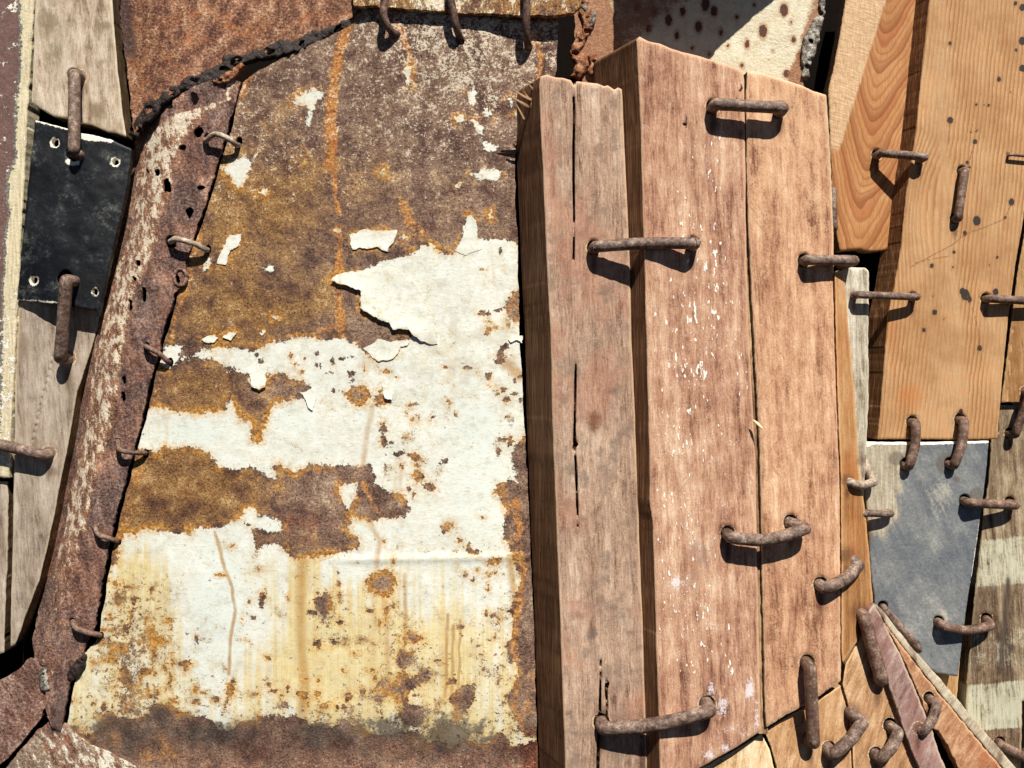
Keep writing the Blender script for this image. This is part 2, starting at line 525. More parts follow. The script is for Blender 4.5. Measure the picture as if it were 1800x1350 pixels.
    dd = g.ss(n4 * .35 + pitn * .45 + n1 * .4 + gry * .03 + pit * .07, .70, .77)
    pc = g.mix(dd * .7, pc, '#8d6a3c')
    col = g.mix(m, rust, pc)
    so = g.ss(soot + (n0 - .5) * 1.1 + (n2 - .5) * 1.7 + (n3 - .5) * .8, .38, .78)
    col = g.mix(so * .85, col, g.ramp(n1 * .4 + n3 * .4 + n4 * .4 - .1, [(.3, '#211c1a'), (.48, '#4c423c'), (.60, '#6f6258'), (.74, '#a39482')]))
    height = m * (1.1 + (crk - .5) * .25 + (n3 - .5) * .1 + (n4 - .5) * .15) + (1 - m) * (n3 * .95 + n4 * .8 + n2 * .8 - dots * .7 - .9)
    return g.done(col, height, .8, .0011, .78, .2)

M['sheet'] = sheet_material()

# ---- worn rusted metal of the strip, straps and upper plates
def worn_rust(name, ramp1, ramp2, fl_cols, stretch_deg=0, fl_thr=.6, grain=(6, 1.6, 6), oc='#c9743a', oamt=.5, fgrain=(9, 3.6, 9)):
    g = G(name)
    R = g.rot(g.P, stretch_deg)
    n0 = g.noise(R, 1.3, 4, .6)
    n1 = g.noise(g.vm(R, grain), 1.0, 5, .68)
    n3 = g.noise(g.P, 22, 4, .68, off=2.0)
    n4 = g.noise(g.P, 55, 3, .7, off=5.0)
    t = ((n1 * .45 + n3 * .5 + n4 * .3 - .125) - .5) * 2.1 + .5
    pos = (.22, .42, .56, .68, .82)
    a = g.ramp(t, list(zip(pos, ramp1))); b = g.ramp(t, list(zip(pos, ramp2)))
    col = g.mix(g.ss(n0 + (n1 - .5) * .6, .42, .6), a, b)
    col = g.mix(g.ss(g.noise(g.P, 3.2, 6, .75, off=8.0) + (n4 - .5) * .5, .54, .68) * oamt, col, oc)
    fl = g.attr("fl")
    fn = g.noise(g.vm(R, fgrain), 1.0, 6, .76, off=12.0)
    fm = g.ss(fn + fl * .22 + (n3 - .5) * .32 + (n4 - .5) * .2, fl_thr + .10, fl_thr + .14) * g.ss(fl, .05, .3)
    halo = g.ss(fn + fl * .22 + (n4 - .5) * .4, fl_thr + .03, fl_thr + .11) * g.ss(fl, .05, .3)
    col = g.mix(halo * .8, col, fl_cols[2])
    col = g.mix(fm, col, g.mix(g.ss(n3, .4, .6), fl_cols[0], fl_cols[1]))
    dk = g.attr("dk")
    col = g.mix(g.ss(dk + (n3 - .5) * .9 + (n1 - .5) * .6, .4, .8) * .9, col, g.ramp(n3, [(.35, '#241a1a'), (.5, '#4a3836'), (.68, '#74605a')]))
    return g.done(col, n3 * 1.0 + n4 * .45 + n1 * .8 + fm * .5, .9, .0012, .75, .25)

M['strip'] = worn_rust('scraped_rusty_strip', ['#362521', '#604a43', '#836a60', '#a38979', '#cdb5a2'], ['#3c2620', '#6a4a3e', '#8c6858', '#ae8872', '#d8b49a'],
                       ['#f4ead6', '#dcc4a2', '#bd7f52'], 13, .60, oc='#a8683f', oamt=.4, fgrain=(8, 4.2, 8))
M['rusttop'] = worn_rust('orange_brown_rusty_plate', ['#3a231c', '#6b4636', '#92664e', '#b48a6c', '#dcb898'], ['#402820', '#78503a', '#a17556', '#c0977a', '#e2c2a2'],
                         ['#eddcc0', '#cfa47a', '#c98550'], -20, .62, (5, 3.2, 5), '#bd6f3c', .6)
M['strap'] = worn_rust('brown_rusty_strap', ['#38251f', '#664a3f', '#896759', '#a78777', '#c9ab9a'], ['#402c26', '#705347', '#937566', '#ae9283', '#cdb5a5'],
                       ['#eddcc0', '#cfa47a', '#b07850'], 35, .62, (8, 2.0, 8), '#a2603c', .3)
M['flecked'] = worn_rust('flecked_rusty_plate', ['#2c1d1b', '#54403a', '#77605a', '#9a8576', '#cbbba2'], ['#3b2519', '#6b472e', '#916640', '#b68c5c', '#dcc090'],
                         ['#f1ead6', '#e0cda4', '#c08a4a'], 0, .53, (6, 5, 6), '#b8702c', .5)
M['palerust'] = worn_rust('pale_scraped_plate', ['#3d2620', '#6b4a3c', '#8f6a58', '#ad8d78', '#d4bca6'], ['#514238', '#7d6c5c', '#a29380', '#c2b6a0', '#e2dac6'],
                          ['#f4eddd', '#dcd4bb', '#b98a68'], 28, .56, (8, 2.0, 8), '#a35a35', .5)
g = G('black_weld_slag')
n3 = g.noise(g.P, 14, 4, .7); n4 = g.noise(g.P, 40, 3, .7)
M['weld'] = g.done(g.ramp(n3 * .6 + n4 * .4, [(.3, '#0f0c0b'), (.5, '#2a211d'), (.60, '#4d3a30'), (.72, '#93816e')]), n3 + n4 * .8, .9, .0014, .55, .4)
g = G('rust_crusted_weld')
n3 = g.noise(g.P, 9, 4, .7); n4 = g.noise(g.P, 40, 3, .7)
M['weldrust'] = g.done(g.ramp(n3 * .65 + n4 * .4, [(.34, '#2a1812'), (.46, '#6b3d26'), (.55, '#9a6038'), (.64, '#b99472'), (.75, '#dcd6c8')]), n3 + n4 * .8, .9, .0014, .6, .35)
g = G('greenish_weld_crust')
n3 = g.noise(g.P, 6, 5, .7); n4 = g.noise(g.P, 40, 3, .7)
M['weldgreen'] = g.done(g.ramp(n3 * .65 + n4 * .4, [(.34, '#1d1b17'), (.45, '#4d453a'), (.53, '#80776a'), (.61, '#b8b2a4'), (.74, '#ece8dc')]), n3 + n4 * .8, .9, .0014, .55, .35)

# spotted cream plate: cream skin with oval rust blisters
def spotted():
    g = G('rust_spotted_cream_plate')
    n2 = g.noise(g.P, 5, 5, .65); n3 = g.noise(g.P, 22, 4, .65); n4 = g.noise(g.P, 55, 3, .7)
    c = g.ramp(n2 * .5 + n3 * .3 + n4 * .3 - .05, [(.3, '#b9a683'), (.45, '#d8cbab'), (.6, '#ece3ca')])
    sp = g.attr("spot")
    s = g.ss(sp + (n3 - .5) * 7, -.5, .8)
    ring = g.ss(sp + (n3 - .5) * 8, -5, 0)
    c = g.mix(ring * .6, c, '#a8784e')
    c = g.mix(s, c, g.mix(g.ss(sp + (n3 - .5) * 6, 1, 5), '#6e3c28', '#4f4844'))
    v = g.ss(g.noise(g.P, 16, 5, .72, off=3.0), .64, .69)
    c = g.mix(v * .8, c, '#5d4230')
    rust_shade = g.ss(g.attr("rust_shade") + (n2 - .5) * .9 + (n3 - .5) * .8, .4, .75)  # rust at the plate's ends, plus shade painted brown over the upper left
    c = g.mix(rust_shade * .9, c, g.ramp(n3 * .5 + n4 * .5, [(.3, '#5e3424'), (.5, '#96603f'), (.7, '#c79670')]))
    return g.done(c, n3 + n4 * .6 - s * .4, .9, .001, .8, .2)
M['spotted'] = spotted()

# black painted plate
g = G('black_chipped_paint')
n1 = g.noise(g.P, 2.0, 6, .7); n3 = g.noise(g.P, 18, 4, .7); n4 = g.noise(g.P, 60, 3, .7)
c = g.ramp((n1 - .5) * 1.1 + n3 * .35 + n4 * .3 + .18, [(.36, '#050608'), (.50, '#0d0f13'), (.57, '#1c1f22'), (.65, '#44453f'), (.75, '#7d7c70')])
w_ = g.ss(g.attr("wht") + (n3 - .5) * 9 + (n4 - .5) * 5, -.4, .6)
c = g.mix(g.ss(g.noise(g.P, 13, 5, .75, off=4.0), .70, .74) * .6, c, '#a9a696')
c = g.mix(w_, c, '#efe8d4')
M['black'] = g.done(c, n3 * .6 + n4 * .5 + w_ * -.5, .6, .0008, .5, .4)

# painted board at the far left
def leftboard():
    g = G('purple_brown_paint_over_cream')
    n2 = g.noise(g.P, 5, 5, .65); n3 = g.noise(g.P, 22, 4, .68); n4 = g.noise(g.P, 60, 3, .7)
    a = g.ramp(n2 * .35 + n3 * .4 + n4 * .35 - .05, [(.28, '#46332f'), (.48, '#6c524c'), (.62, '#87695f'), (.78, '#b09488')])
    b = g.ramp(g.noise(g.vm(g.P, (30, 2, 30)), 1.0, 3) * .6 + n3 * .4, [(.3, '#a3916f'), (.5, '#d6c8a4'), (.68, '#ece2c6')])
    c = g.ramp(n3, [(.35, '#4a4d4c'), (.6, '#8e9086')])
    s = g.attr("crm") + (n2 - .5) * 20 + (n3 - .5) * 12
    col = g.mix(g.ss(s, -5, -2.5), a, c)
    col = g.mix(g.ss(s, -.6, .6), col, b)
    wh = g.ss(g.noise(g.P, 6, 6, .75, off=3.0) + g.attr("ch") * .15, .63, .66)
    col = g.mix(wh, col, '#f1ead6')
    return g.done(col, n3 * .6 + n4 * .4 + g.ss(s, -1, 1) * .6 + wh * .8, .8, .001, .75, .25)
M['leftboard'] = leftboard()

# ---- woods
def x_crack(col_attr='crk', c='#3a2a20'):
    pass

def grey_mottle(dark='#6e6152', amt=.7):
    def f(g, col, n):
        m = g.ss(n['blot'] * .7 + n['fib'] * .45 + g.attr("mot") * .5, .66, .86)
        col = g.mix(m * amt, col, dark)
        return (col,)
    return f
M['paleboard'] = wood('bleached_board', ['#77644f', '#ae9a82', '#cab9a2', '#e4d8c4'], 3, 7, .2, 26, 2.6, mcol='#8f7d60', mamt=.6, edge='#e3d3b2',
                      extra=grey_mottle('#7b6a4e', .75), contrast=1.0, sidecol=['#2e2218', '#5a4430', '#8d7250'])  # side colours darkened to paint in the shade on the board's edge
M['greyboard'] = wood('grey_weathered_board', ['#6c5c4d', '#968675', '#b0a08e', '#cbbeac'], 4, 6, .12, 26, 3, mcol='#8b7a64', mamt=.5, edge='#cbbd9f',
                      extra=grey_mottle('#75644e', .6), contrast=1.0, loc=4, sidecol=['#2e2218', '#5a4430', '#8d7250'])  # shaded side faces put into the colour here as well

def p1x(g, col, n):
    fm_ = g.noise(g.vm(n['R'], (6.5, 2.4, 6.5)), 1.0, 6, .74, off=81.0)
    col = g.mix(g.ss(fm_ + (n['gran'] - .5) * .3, .54, .68) * .38, col, '#d9bd9f')
    fd_ = g.noise(g.vm(n['R'], (5, 1.1, 5)), 1.0, 6, .74, off=83.5)
    col = g.mix(g.ss(fd_ + (n['fib'] - .5) * .4, .56, .70) * .36, col, '#6f5a4c')
    gm = g.ss(n['blot'] * .8 + n['broad'] * .5, .60, .80)
    col = g.mix(gm * .75, col, '#6d5648')
    pk = g.ss(g.noise(n['R'], .8, 4, off=21.0), .48, .62)
    col = g.mix(pk * .38, col, '#b98066')
    xx = g.noise(g.rot(g.vm(g.P, (1, 1, 1)), 60), 14, 3, .7, off=31.0)
    col = g.mix(g.ss(xx, .62, .7) * .25, col, '#dcbfa0')
    kn = g.ss(g.attr("knot") + (n['gran'] - .5) * .9 + (n['fib'] - .5) * .8, .35, .9)
    col = g.mix(kn * .8, col, '#6e4028')
    bl = g.ss(g.attr("blk") + (n['blot'] - .5) * 1.3 + (n['fib'] - .5) * .7, .4, .85)
    col = g.mix(bl * .65, col, '#5f5048')
    return (col,)
SIDE = ['#3d2818', '#6d4a31', '#a07a58']
M['p1'] = wood('sunbaked_plank', ['#604939', '#a2846e', '#c4a48b', '#ead4ba'], 1.5, 7, .05, 30, 2.6, bump=1.0, edge='#dcb893', extra=p1x, sidecol=SIDE, contrast=1.05)

def p2x(g, col, n):
    fm_ = g.noise(g.vm(n['R'], (6.5, 2.4, 6.5)), 1.0, 6, .74, off=85.0)
    col = g.mix(g.ss(fm_ + (n['gran'] - .5) * .3, .54, .68) * .38, col, '#dcbba4')
    fd_ = g.noise(g.vm(n['R'], (5, 1.1, 5)), 1.0, 6, .74, off=87.5)
    col = g.mix(g.ss(fd_ + (n['fib'] - .5) * .4, .56, .70) * .36, col, '#875f50')
    d = g.rot(g.P, 38)
    sc1 = g.ss(g.noise(g.vm(d, (26, 1.2, 9)), 1.0, 3, .7, off=41.0), .63, .72)
    d2 = g.rot(g.P, -42)
    sc2 = g.ss(g.noise(g.vm(d2, (22, 1.0, 9)), 1.0, 3, .7, off=43.0), .63, .72)
    col = g.mix(sc1 * .45, col, '#e4bd9b'); col = g.mix(sc2 * .45, col, '#7f4f3c')
    gm = g.ss(g.attr("blk") + (n['blot'] - .5) * 1.5 + (n['fib'] - .5) * .6, .4, .9)
    col = g.mix(gm * .6, col, '#7d5f5a')
    f = g.noise(g.vm(n['R'], (19, 6.5, 19)), 1.0, 2, .5, off=51.0)
    fl = g.attr("flk")
    f2 = g.noise(g.vm(n['R'], (4, 1.6, 4)), 1.0, 3, .6, off=55.0)
    fm = g.ss(f + fl * .14 + (f2 - .5) * .34, .735, .765) * g.ss(fl, .05, .3)
    col = g.mix(fm * .95, col, '#fbf2e2')
    sm = g.ss(g.attr("smr") + (n['blot'] - .5) * 2.0 + (n['gran'] - .5) * 1.6 + (n['fib'] - .5) * .8, .36, .8)
    col = g.mix(sm * .85, col, '#e9dede')
    return (col, n['hgt'] + fm * .4)
M['p2'] = wood('red_brown_plank', ['#6b4734', '#ac7e65', '#c89e7f', '#e9caab'], 2, 6, .08, 30, 2.8, bump=.95, edge='#deb592', extra=p2x, sidecol=SIDE, contrast=1.0, loc=7)
def p3x(g, col, n):
    fm_ = g.noise(g.vm(n['R'], (6.5, 2.4, 6.5)), 1.0, 6, .74, off=89.0)
    col = g.mix(g.ss(fm_ + (n['gran'] - .5) * .3, .54, .68) * .38, col, '#ebc9a4')
    fd_ = g.noise(g.vm(n['R'], (5, 1.1, 5)), 1.0, 6, .74, off=91.5)
    col = g.mix(g.ss(fd_ + (n['fib'] - .5) * .4, .56, .70) * .36, col, '#945f42')
    b = g.noise(g.vm(g.rot(g.P, 6), (5.5, 1.9, 5.5)), 1.0, 6, .72, off=61.0)
    fade = g.attr("wrn")
    col = g.mix(g.ss(b + fade * .10 + (n['gran'] - .5) * .35, .50, .74) * .6, col, '#e2b890')
    d = g.rot(g.P, 40)
    s1 = g.ss(g.noise(g.vm(d, (24, .9, 9)), 1.0, 3, .7, off=63.0), .63, .71)
    d2 = g.rot(g.P, -38)
    s2 = g.ss(g.noise(g.vm(d2, (24, .9, 9)), 1.0, 3, .7, off=66.0), .63, .71)
    col = g.mix(s1 * .5, col, '#844a30'); col = g.mix(s2 * .5, col, '#844a30')
    return (col,)
M['p3'] = wood('worn_red_plank', ['#7a503b', '#b48465', '#cea07c', '#eecca9'], 2, 6, .09, 28, 2.6, bump=.95, edge='#e8c6a0', extra=p3x, sidecol=['#4b3524', '#8d7452', '#c2b28c'], contrast=1.0, loc=13)
M['p4'] = wood('fresh_orange_plank', ['#7c5230', '#a67649', '#b98a5b', '#d2aa7e'], 1, 10, .02, 30, 1.6, mcol='#b06a3a', mamt=.5, edge='#dcae78', contrast=.95, loc=17)
M['grey_batten'] = wood('silver_grey_batten', ['#6d6250', '#a59a84', '#c0b7a2', '#dfd8c6'], 2, 9, .05, 28, 3, mcol='#7d705c', mamt=.7, edge='#ded3ba', contrast=1.2, loc=19)

# pine with cathedral figure
def pineA():
    g = G('flame_figured_pine')
    P = g.P
    x, y, z = g.xyz(P)
    wv = g.noise(P, 1.3, 2, .45); w2 = g.noise(g.vm(P, (18, 3, 18)), 1.0, 3)
    gran = g.noise(g.vm(P, (40, 9, 40)), 1.0, 3, .7)
    fib = g.noise(g.vm(P, (60, 2.2, 60)), 1.0, 3, .7)
    xc = x - (15.62 - y * .135)
    right = g.ss(xc, -.05, .05)
    ax = g.math('ABSOLUTE', xc)
    k = 5.2 - right * 3.2
    f = y * .62 + g.math('SQRT', ax * ax * (k * .55) + .03) * .95 + ax * ax * .5 + (wv - .5) * .42 + (w2 - .5) * .015
    ph = g.math('FRACT', f * 2.0)
    line = g.ss(ph + (fib - .5) * .25, .62, .92) * g.ss(ph, 1.0, .94)
    ph2 = g.math('FRACT', f * 8.0); line2 = g.ss(ph2 + (fib - .5) * .3, .45, .9) * g.ss(ph2, 1.0, .93)
    late = g.ss(f + (wv - .5) * .2, .9, 1.5) * g.ss(f, 3.2, 2.1)
    base = g.ramp(wv * .4 + fib * .35 + gran * .3 - .02, [(.3, '#9f693b'), (.5, '#bb8452'), (.7, '#d2a576')])
    core = g.ss(g.math('FRACT', f * 1.02 + .35), .72, .95) * g.ss(ax, .75, .35)
    col = g.mix(core * .5, base, '#a4562c')
    col = g.mix(line * .6, col, '#84471f')
    col = g.mix(line2 * .55, col, '#94562a')
    # pale sapwood with ripple saw marks on the left
    sap = g.ss((15.58 - y * .31) - x + (fib - .5) * .06, -.02, .03) * g.ss(y, 2.75, 2.5)
    rip = g.noise(g.vm(g.rot(P, -18), (5, 30, 9)), 1.0, 3, .6)
    sc_ = g.ramp(rip * .45 + gran * .4 + fib * .2, [(.32, '#a87f58'), (.5, '#caa47b'), (.66, '#e4c9a1')])
    col = g.mix(sap, col, sc_)
    col = g.mix(g.ss(g.attr("ed") + gran * 6 - 3, 4, 0) * .5, col, '#e2b684')
    col = iron_stain(g, col, gran, fib)
    return g.done(col, fib * .5 + gran * .5 + line * .3 + rip * sap * .9, .6, .0008, .7, .25)
M['pineA'] = pineA()

def pineB():
    g = G('straight_grained_pine')
    P = g.P
    x, y, z = g.xyz(P)
    wv = g.noise(P, .9, 3, .5, off=2.0); w2 = g.noise(P, 3, 4, .6, off=5.0)
    fib = g.noise(g.vm(g.rot(P, 5), (60, 1.6, 60)), 1.0, 3, .7)
    gran = g.noise(P, 34, 3, .7)
    u = x + y * .105 + (wv - .5) * .10
    # a small loop figure near the top left of the board
    dx = x - 16.2 + (y - 3.3) * .16; 
    r2 = g.math('ABSOLUTE', dx) 
    u2 = u + g.ss(r2, .7, 0.0) * g.ss(y, 2.2, 3.3) * g.ss(y, 5.4, 3.6) * .22
    dens = g.ss(g.noise(g.vm(g.rot(P, 5), (2.2, .12, 2)), 1.0, 3, off=9.0), .35, .62)
    ph = g.math('FRACT', u2 * 13.5 + (w2 - .5) * .55 + (fib - .5) * .3)
    line = g.ss(ph, .25, .82) * g.ss(ph, 1.0, .88)
    base = g.ramp(wv * .5 + w2 * .35 + fib * .3 - .08, [(.30, '#a1744a'), (.5, '#c0966a'), (.68, '#dec095')])
    col = g.mix(line * (dens * .75 + .06), base, '#a0672f')
    col = g.mix(g.ss(w2 + (wv - .5) * .8, .52, .68) * .4, col, '#bd7f44')
    col = g.mix(g.ss(g.noise(P, 24, 4, .7, off=15.0), .66, .71) * .5, col, '#8a5426')
    col = g.mix(g.ss(g.attr("ora") + (w2 - .5) * .8 + (fib - .5) * .6, .4, .9) * .5, col, '#b8692e')
    tar = g.ss(g.attr("tar") + (gran - .5) * 5, -.6, 1.0)
    th = g.ss(g.attr("tar") + (w2 - .5) * 6 + (gran - .5) * 6, -6, 0)
    col = g.mix(th * .25, col, '#a06a3a')
    col = g.mix(tar * .95, col, '#2c2a2a')
    drb = g.ss(g.attr("drb") + (gran - .5) * 3, -.3, .8)
    col = g.mix(drb * .6, col, '#7a4a24')
    col = g.mix(g.attr("side"), col, g.ramp(g.noise(g.vm(P, (30, .8, 30)), 1.0, 3, .7), [(.3, '#4a2e1a'), (.55, '#7d5434'), (.7, '#a87c54')]))
    col = iron_stain(g, col, gran, fib)
    return g.done(col, fib * .6 + gran * .5 + line * .35 + tar * .3, .6, .0008, .7, .25)
M['pineB'] = pineB()
M['pineC'] = wood('brown_stained_pine', ['#73502e', '#9d744a', '#b68f62', '#d0ae80'], 5, 10, .03, 34, 1.8, mcol='#8a5a2e', mamt=.7, edge='#d3a873', contrast=1.0, loc=23)

def r4x(g, col, n):
    p = g.attr("pal") + (n['fib'] - .5) * 1.3 + (n['blot'] - .5) * 1.2 + (n['gran'] - .5) * .8
    pm = g.ss(p, .25, .8)
    pc = g.ramp(n['fib'] * .6 + n['blot'] * .4, [(.32, '#a19a7c'), (.5, '#c9c6aa'), (.68, '#e2e0c8')])
    col = g.mix(pm * .8, col, pc)  # pale bands across the board, broken up along the grain
    col = g.mix(g.ss(g.attr("tar") + (n['gran'] - .5) * 9, -2, 5) * .85, col, '#4a4038')
    return (col,)
M['r4'] = wood('stained_grey_board', ['#4a3a2c', '#7b6650', '#9c886c', '#bfad90'], 3, 8, .05, 28, 2, mcol='#5d4c3c', mamt=.6, edge='#c2ab84', extra=r4x, contrast=1.15, loc=29)

def r5():
    g = G('blue_grey_painted_plate')
    P = g.P
    n1 = g.noise(P, 1.6, 5, .62); n3 = g.noise(P, 20, 4, .7); n4 = g.noise(P, 55, 3, .7)
    d = g.rot(P, 28)
    st = g.noise(g.vm(d, (9, 1.4, 9)), 1.0, 4, .65)
    c = g.ramp(n1 * .55 + st * .25 + n3 * .35 + n4 * .2 - .155, [(.30, '#4c5055'), (.46, '#6a6e71'), (.58, '#868784'), (.72, '#b8b4a8')])
    tanm = g.ss(g.attr("tan") + (n1 - .5) * 1.0 + (st - .5) * 1.1, .35, .75)
    wg = g.noise(g.vm(P, (28, 2, 28)), 1.0, 3, .7)
    c = g.mix(tanm, c, g.ramp(wg * .6 + n3 * .4, [(.32, '#83755f'), (.5, '#b0a48c'), (.68, '#d3cab4')]))
    br = g.ss(g.attr("brn") + (n1 - .5) * .8 + (wg - .5) * .6, .4, .8)
    c = g.mix(br * .8, c, '#7d5f40')
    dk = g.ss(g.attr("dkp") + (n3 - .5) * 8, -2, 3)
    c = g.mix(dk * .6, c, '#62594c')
    lt = g.ss(g.attr("lgt") + (st - .5) * 1.2 + (n3 - .5) * .6, .4, .8)
    c = g.mix(lt * .6, c, '#c3bca6')
    wt = g.ss(g.attr("wht") + (n3 - .5) * 5, -.5, .7)
    c = g.mix(wt, c, '#f6eedb')  # white line along the plate's top edge
    return g.done(c, n3 * .7 + n4 * .5 + st * .3, .5, .0007, .6, .3)
M['r5'] = r5()
M['b1'] = wood('cream_split_plank', ['#9a774e', '#c9a87c', '#deC29a', '#eedcba'], -8, 7, .06, 26, 2, spots=.35, edge='#f0dcae', contrast=1.05, bump=.9, loc=31)
M['b2'] = wood('tan_fan_plank', ['#7a5535', '#a87f57', '#bd946c', '#dabb94'], -14, 9, .03, 30, 1.8, mcol='#bb7c4c', mamt=.5, edge='#e3bd8c', contrast=1.05, bump=.9, loc=37)
M['b2b'] = wood('tan_fan_plank_leaning', ['#775438', '#a47c57', '#b9916b', '#d6b892'], -22, 9, .03, 30, 1.8, mcol='#a87a52', mamt=.5, edge='#e0ba8a', contrast=1.05, bump=.9, loc=41)
M['b3'] = wood('mauve_grey_strip', ['#64483f', '#8b6d64', '#a0847a', '#c2ac9e'], -24, 8, .05, 28, 2.2, mcol='#8a5c54', mamt=.7, edge='#cdb49c', contrast=1.05, bump=.9, loc=43)
M['b4'] = wood('rust_stained_plank', ['#6c4730', '#996a4a', '#b08260', '#cfa783'], -33, 9, .03, 32, 2, mcol='#a8623c', mamt=.7, edge='#d8b084', contrast=1.05, bump=.9, loc=47)
M['b4e'] = wood('sawn_grey_edge', ['#85745c', '#b3a48c', '#c6b9a0', '#dcd2bc'], -40, 9, .05, 30, 3, contrast=.9, loc=53)
M['splinter'] = wood('torn_wood_fibre', ['#4b3423', '#7d5c42', '#a5825f', '#d2b083'], 0, 8, .1, 30, 3, loc=59)
# ---------------------------------------------------------------- the setting: dark hollow behind everything
def flat(h):
    return lambda x, y: np.full(np.shape(x), float(h))
def plane(x0, y0, h0, gx, gy=0.0):
    return lambda x, y: h0 + gx * (x - x0) + gy * (y - y0)
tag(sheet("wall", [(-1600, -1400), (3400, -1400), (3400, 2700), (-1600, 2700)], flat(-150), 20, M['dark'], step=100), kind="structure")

# ---------------------------------------------------------------- the peeling sheet
def sheet_h(x, y):
    t = np.clip((760 - x) / 600, 0, 2)
    h = 12 - 46 * t ** 2
    h = h - 10 * ss(x, 800, 940)
    h = h + 7 * fbm(x, y, 260, 3, 3) + 2.2 * fbm(x, y, 60, 3, 9)
    h = h - 8 * ss(y, 1240, 1350) + 3 * ss(y, 190, 60)
    # two shallow horizontal creases pressed in the metal
    h = h + 2.2 * np.exp(-((y - 985 + .02 * (x - 600)) / 7) ** 2) * ss(x, 560, 640)
    return h

SHEET = [(428, 144), (455, 123), (500, 101), (560, 72), (612, 46), (640, 26), (640, 12), (985, 20), (980, 60), (976, 145), (958, 152), (912, 190), (904, 300),
         (910, 420), (914, 600), (922, 750), (930, 900), (938, 1100), (946, 1365), (260, 1365), (235, 1345), (160, 1308), (128, 1285), (118, 1275),
         (130, 1205), (150, 1150), (168, 1130), (176, 1100), (200, 960), (218, 880), (243, 790), (270, 680), (293, 590), (312, 520), (322, 480), (346, 420), (385, 300), (408, 220)]
A = [(347, 618), (360, 612), (380, 613), (397, 610), (430, 613), (440, 618), (463, 612), (470, 603), (500, 600), (512, 595), (540, 592), (560, 597), (600, 597), (615, 600),
     (628, 608), (645, 622), (660, 633), (690, 628), (700, 618), (698, 605), (714, 600), (726, 585), (716, 577), (690, 578), (684, 565), (650, 552), (634, 540), (632, 512),
     (605, 500), (583, 492), (590, 484), (625, 480), (640, 475), (665, 460), (700, 452), (725, 447), (740, 432), (760, 430), (770, 440), (797, 448), (813, 417), (817, 390),
     (825, 377), (833, 387), (838, 417), (853, 423), (873, 420), (900, 423), (915, 435), (925, 600), (960, 900), (990, 1290), (905, 1290), (880, 1270), (850, 1300),
     (800, 1295), (780, 1270), (750, 1290), (725, 1300), (700, 1280), (650, 1270), (600, 1268), (560, 1275), (520, 1260), (480, 1262), (445, 1265), (420, 1255),
     (400, 1275), (380, 1270), (350, 1255), (310, 1262), (300, 1240), (270, 1235), (250, 1255), (200, 1265), (160, 1290), (130, 1270), (100, 1290), (100, 720), (200, 680)]
B1 = [(150, 640), (345, 632), (360, 632), (378, 632), (392, 640), (400, 656), (410, 650), (425, 655), (438, 660), (440, 676), (455, 680), (466, 675), (470, 660), (500, 655),
      (512, 668), (530, 668), (547, 680), (546, 690), (533, 702), (520, 702), (500, 704), (480, 712), (470, 735), (463, 758), (463, 772), (450, 780), (441, 772), (444, 755),
      (440, 742), (428, 736), (413, 725), (408, 704), (396, 705), (396, 720), (380, 726), (345, 726), (330, 722), (300, 722), (270, 717), (150, 728)]
B2 = [(150, 800), (245, 790), (262, 792), (275, 796), (283, 790), (292, 780), (300, 792), (325, 785), (347, 788), (365, 795), (385, 818), (400, 822), (415, 828), (440, 818),
      (463, 835), (490, 846), (480, 822), (492, 815), (505, 825), (520, 830), (545, 816), (580, 818), (600, 817), (630, 820), (650, 818), (663, 837), (657, 850), (683, 867),
      (707, 867), (717, 883), (722, 897), (712, 908), (690, 912), (660, 918), (620, 912), (610, 925), (632, 950), (632, 962), (600, 972), (560, 978), (520, 984), (510, 975),
      (490, 956), (465, 957), (452, 972), (448, 945), (440, 925), (425, 912), (432, 905), (410, 918), (380, 928), (365, 930), (350, 925), (335, 940), (305, 935),
      (280, 932), (255, 928), (240, 940), (215, 935), (205, 990), (150, 990)]
RE = [(887, 900), (880, 870), (867, 867), (877, 847), (900, 843), (908, 850), (900, 800), (915, 770), (940, 760), (975, 1310), (867, 1310), (883, 1267), (887, 1247), (897, 1223), (912, 1183),
      (907, 1163), (890, 1147), (897, 1123), (903, 1097), (898, 1073), (903, 1050), (915, 1023), (913, 1010), (903, 990), (900, 967), (887, 950)]
